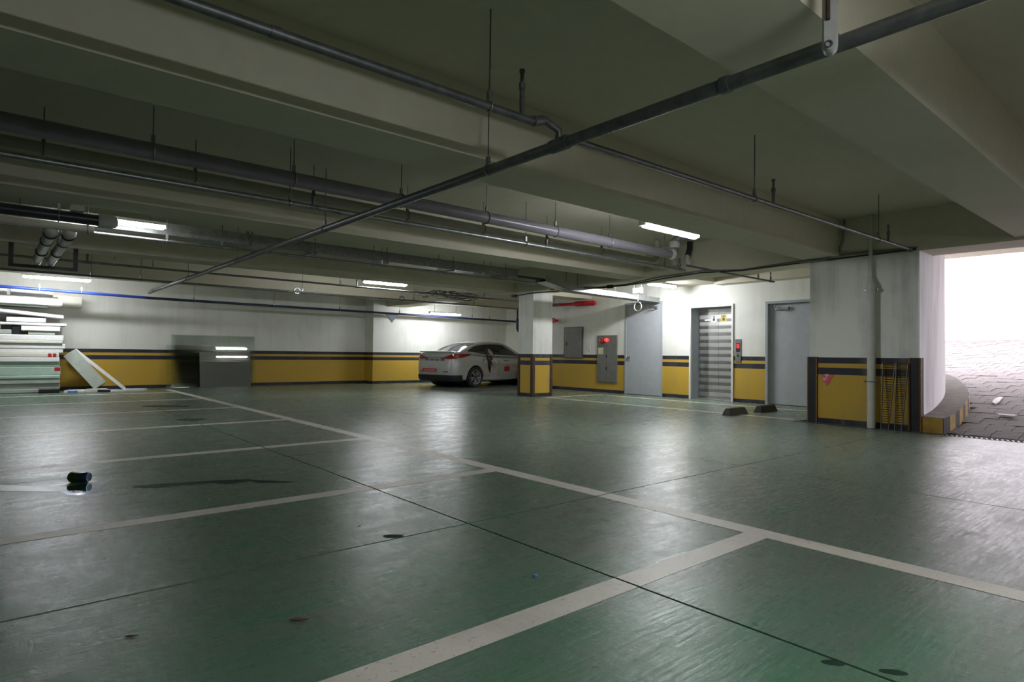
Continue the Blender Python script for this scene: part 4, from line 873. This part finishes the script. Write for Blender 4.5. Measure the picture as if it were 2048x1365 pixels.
for sd in (-1, 1):
    wrap('tail_lamp', 0.06, 0.97, lambda s_: 0.86+0.145*s_*s_ if s_ > .25 else 0.869+0.12*(0.25-s_), lambda s_: 0.91+0.14*math.sin(min(1, s_*1.7)*math.pi/2)-0.02*s_, sd, 'tail_red')
    obj('reflector', G().box((-0.945, sd*0.53-0.10, 0.475), (-0.92, sd*0.53+0.10, 0.50)), 'tail_red', car, local=True)
    hd = obj('door_handle', G().tube([(0.30, sd*(side_y(.3, .86)+0.004), 0.86), (0.33, sd*(side_y(.3, .86)+0.026), 0.862), (0.47, sd*(side_y(.5, .86)+0.026), 0.865), (0.50, sd*(side_y(.5, .86)+0.004), 0.865)], 0.011, 8), 'silver_paint', car, True, local=True)
    obj('door_handle', G().tube([(1.36, sd*(side_y(1.4, .84)+0.004), 0.835), (1.39, sd*(side_y(1.4, .84)+0.026), 0.837), (1.53, sd*(side_y(1.5, .84)+0.026), 0.84), (1.56, sd*(side_y(1.5, .84)+0.004), 0.84)], 0.011, 8), 'silver_paint', car, True, local=True)
    obj('wing_mirror', G().sphere((2.02, sd*0.98, 1.0), 0.1, 12, 8, (.7, 1, .65)).cyl((2.05, sd*0.82, 0.96), (2.03, sd*0.96, 0.98), 0.025, 8), 'silver_paint', car, True, local=True)
    obj('head_lamp', G().sphere((3.32, sd*0.62, 0.72), 0.14, 12, 8, (1.1, .9, .45)), 'chrome', car, True, local=True)
    for (x0, z0, z1) in ((1.0, 0.25, 0.97), (2.12, 0.30, 0.95), (0.33, 0.75, 0.98)):
        obj('door_seam', G().tube([(x0 + 0.02*i, sd*(side_y(x0, lerp(z0, z1, i/6))+0.001), lerp(z0, z1, i/6)) for i in range(7)], 0.004, 5), 'black_plastic', car, local=True)
vp = [(-0.955, 0.50), (-0.945, 0.66), (-0.90, 0.76), (-0.82, 0.815), (-0.70, 0.84), (-0.55, 0.86)]
vp2 = vp + [(-0.55, -0.86)] + [(a, -b2) for a, b2 in vp[::-1][1:]]
obj('rear_valance', G().loft([[(a*0.97-0.0, b2*0.96, 0.20) for a, b2 in vp2], [(a, b2, 0.30) for a, b2 in vp2], [(a, b2, 0.385) for a, b2 in vp2]]), 'black_plastic', car, True, local=True)
obj('plate_recess', G().box((-0.908, -0.44, 0.735), (-0.88, 0.44, 0.925)), 'cabinet_steel', car, local=True)
pt = obj('licence_plate', G().box((-0.915, -0.26, 0.79), (-0.895, 0.26, 0.90)), 'plate_white', car, local=True)
for k, (a, b2) in enumerate(((-0.21, 0.03), (-0.15, .045), (-0.08, 0.06), (0.02, .045), (0.085, .045), (0.15, .045), (0.215, .03))): obj('plate_character', G().box((-0.9165, a-b2/2, 0.815), (-0.9152, a+b2/2, 0.875)), 'plate_ink', pt, local=True)
rpz = obj('red_plate', G().box((-0.955, -0.12, 0.475), (-0.935, 0.50, 0.575)), 'plate_red', car, local=True)
for k in range(7): obj('plate_character', G().box((-0.9565, -0.06+0.075*k, 0.50), (-0.9552, -0.02+0.075*k, 0.55)), 'pale_pink', rpz, local=True)
obj('boot_lip', G().loft([[(-0.83, s_*0.78, 1.092+0.0*s_), (-0.89, s_*0.72, 1.105), (-0.885, s_*0.72, 1.09), (-0.83, s_*0.78, 1.075)] for s_ in (-1, -0.5, 0, .5, 1)]), 'silver_paint', car, True, local=True)
obj('boot_seam', G().tube([(-0.905, y, 0.695-0.02*(1-abs(y)/0.7)) for y in (-.66, -.4, -.2, 0, .2, .4, .66)], 0.006, 6), 'black_plastic', car, local=True)
# wheels
def lathe_y(prof, n_=36):
    g = G(); g.loft([[(r*math.cos(2*math.pi*k/n_), y, r*math.sin(2*math.pi*k/n_)) for k in range(n_)] for r, y in prof], caps=False); return g
ty = mesh('tyre', lathe_y([(0.225, -0.095), (0.255, -0.105), (0.295, -0.107), (0.314, -0.095), (0.318, -0.06), (0.318, 0.06), (0.314, 0.095), (0.295, 0.107), (0.255, 0.105), (0.225, 0.095), (0.225, -0.095)]), 'tyre', True)
rg = G()
for k in range(5):
    for s_ in (-0.16, 0.16):
        a0 = 2*math.pi*k/5; 
        def pt_(r, da, y): return (r*math.cos(a0+da), y, r*math.sin(a0+da))
        rg.loft([[pt_(0.05, s_*1.6-.16, 0.085), pt_(0.05, s_*1.6+.16, 0.085), pt_(0.05, s_*1.6+.16, 0.06), pt_(0.05, s_*1.6-.16, 0.06)], [pt_(0.222, s_*1.25-.075, 0.100), pt_(0.222, s_*1.25+.075, 0.100), pt_(0.222, s_*1.25+.075, 0.07), pt_(0.222, s_*1.25-.075, 0.07)]])
sp = mesh('spokes', rg, 'rim_alloy')
rim = mesh('rim', lathe_y([(0.226, 0.104), (0.214, 0.104), (0.206, 0.06), (0.206, -0.09), (0.226, -0.095)]), 'rim_alloy', True)
hub = mesh('hub', G().tube([(0, -0.09, 0), (0, -0.05, 0), (0, -0.049, 0), (0, 0.07, 0), (0, 0.092, 0)], [0.2, 0.2, 0.06, 0.055, 0.03], 24), 'dark_pipe', True)
for x in (0, 2.7):
    for sd in (-1, 1):
        wh = bpy.data.objects.new('wheel', ty); COL.objects.link(wh); wh.parent = car; wh.location = (x, sd*0.785, 0.319); wh.rotation_euler = (0, 0.3, 0 if sd > 0 else math.pi)
        for nm, me_ in (('rim', rim), ('spokes', sp), ('hub', hub)): inst(nm, me_, wh, (0, 0, 0))
obj('underbody', G().box((-0.5, -0.6, 0.16), (3.3, 0.6, 0.3)), 'black_plastic', car, local=True)
# printed figure on the flanks: hair, face, pale dress, red lettering block
def print_patch(name, outline, mat, side, off=0.004):
    cx0 = sum(a for a, b2 in outline)/len(outline); cz0 = sum(b2 for a, b2 in outline)/len(outline)
    def P(a, z):
        hw, zb, zt = interp(BT, a)
        if z < zt*0.985: return (a, side*(side_y(a, z)+off), z)
        wb_, zb2, wt, zt2 = interp(CT, a); L = (z-zb2)/(zt2-zb2)
        q = cab_pt(a, min(0.95, max(0, L*0.97)), side, off+0.008); return q
    vs = []; fs = []; n_ = len(outline); rings_ = 4
    for r in range(rings_+1):
        for a, z in outline:
            t = r/rings_; vs.append(P(lerp(cx0, a, max(t, .02)), lerp(cz0, z, max(t, .02))))
    for r in range(rings_):
        for k in range(n_): fs.append((r*n_+k, r*n_+(k+1) % n_, (r+1)*n_+(k+1) % n_, (r+1)*n_+k))
    return obj(name, G().add(vs, fs), mat, car, True, local=True)
def ov(cx, cz, a, b2, n_=18, k=0): return [(cx+a*math.cos(2*math.pi*i/n_)+k*b2*math.sin(2*math.pi*i/n_), cz+b2*math.sin(2*math.pi*i/n_)) for i in range(n_)]
for sd in (-1, 1):
    print_patch('printed_dress', [(0.62, 0.26), (0.66, 0.55), (0.72, 0.76), (0.86, 0.80), (0.98, 0.72), (1.06, 0.5), (1.12, 0.24)], 'print_dress', sd, 0.003)
    print_patch('printed_hair', [(0.50, 1.18), (0.58, 1.29), (0.74, 1.32), (0.82, 1.22), (0.76, 1.04), (0.80, 0.86), (0.76, 0.66), (0.66, 0.42), (0.55, 0.58), (0.54, 0.85), (0.52, 1.02)], 'print_hair', sd, 0.005)
    print_patch('printed_face', ov(0.76, 1.06, 0.09, 0.15, 18, -0.25), 'print_skin', sd, 0.008)
    print_patch('printed_lettering', [(1.32, 0.50), (1.33, 0.63), (1.55, 0.66), (1.62, 0.58), (1.56, 0.47)], 'plate_red', sd, 0.005)
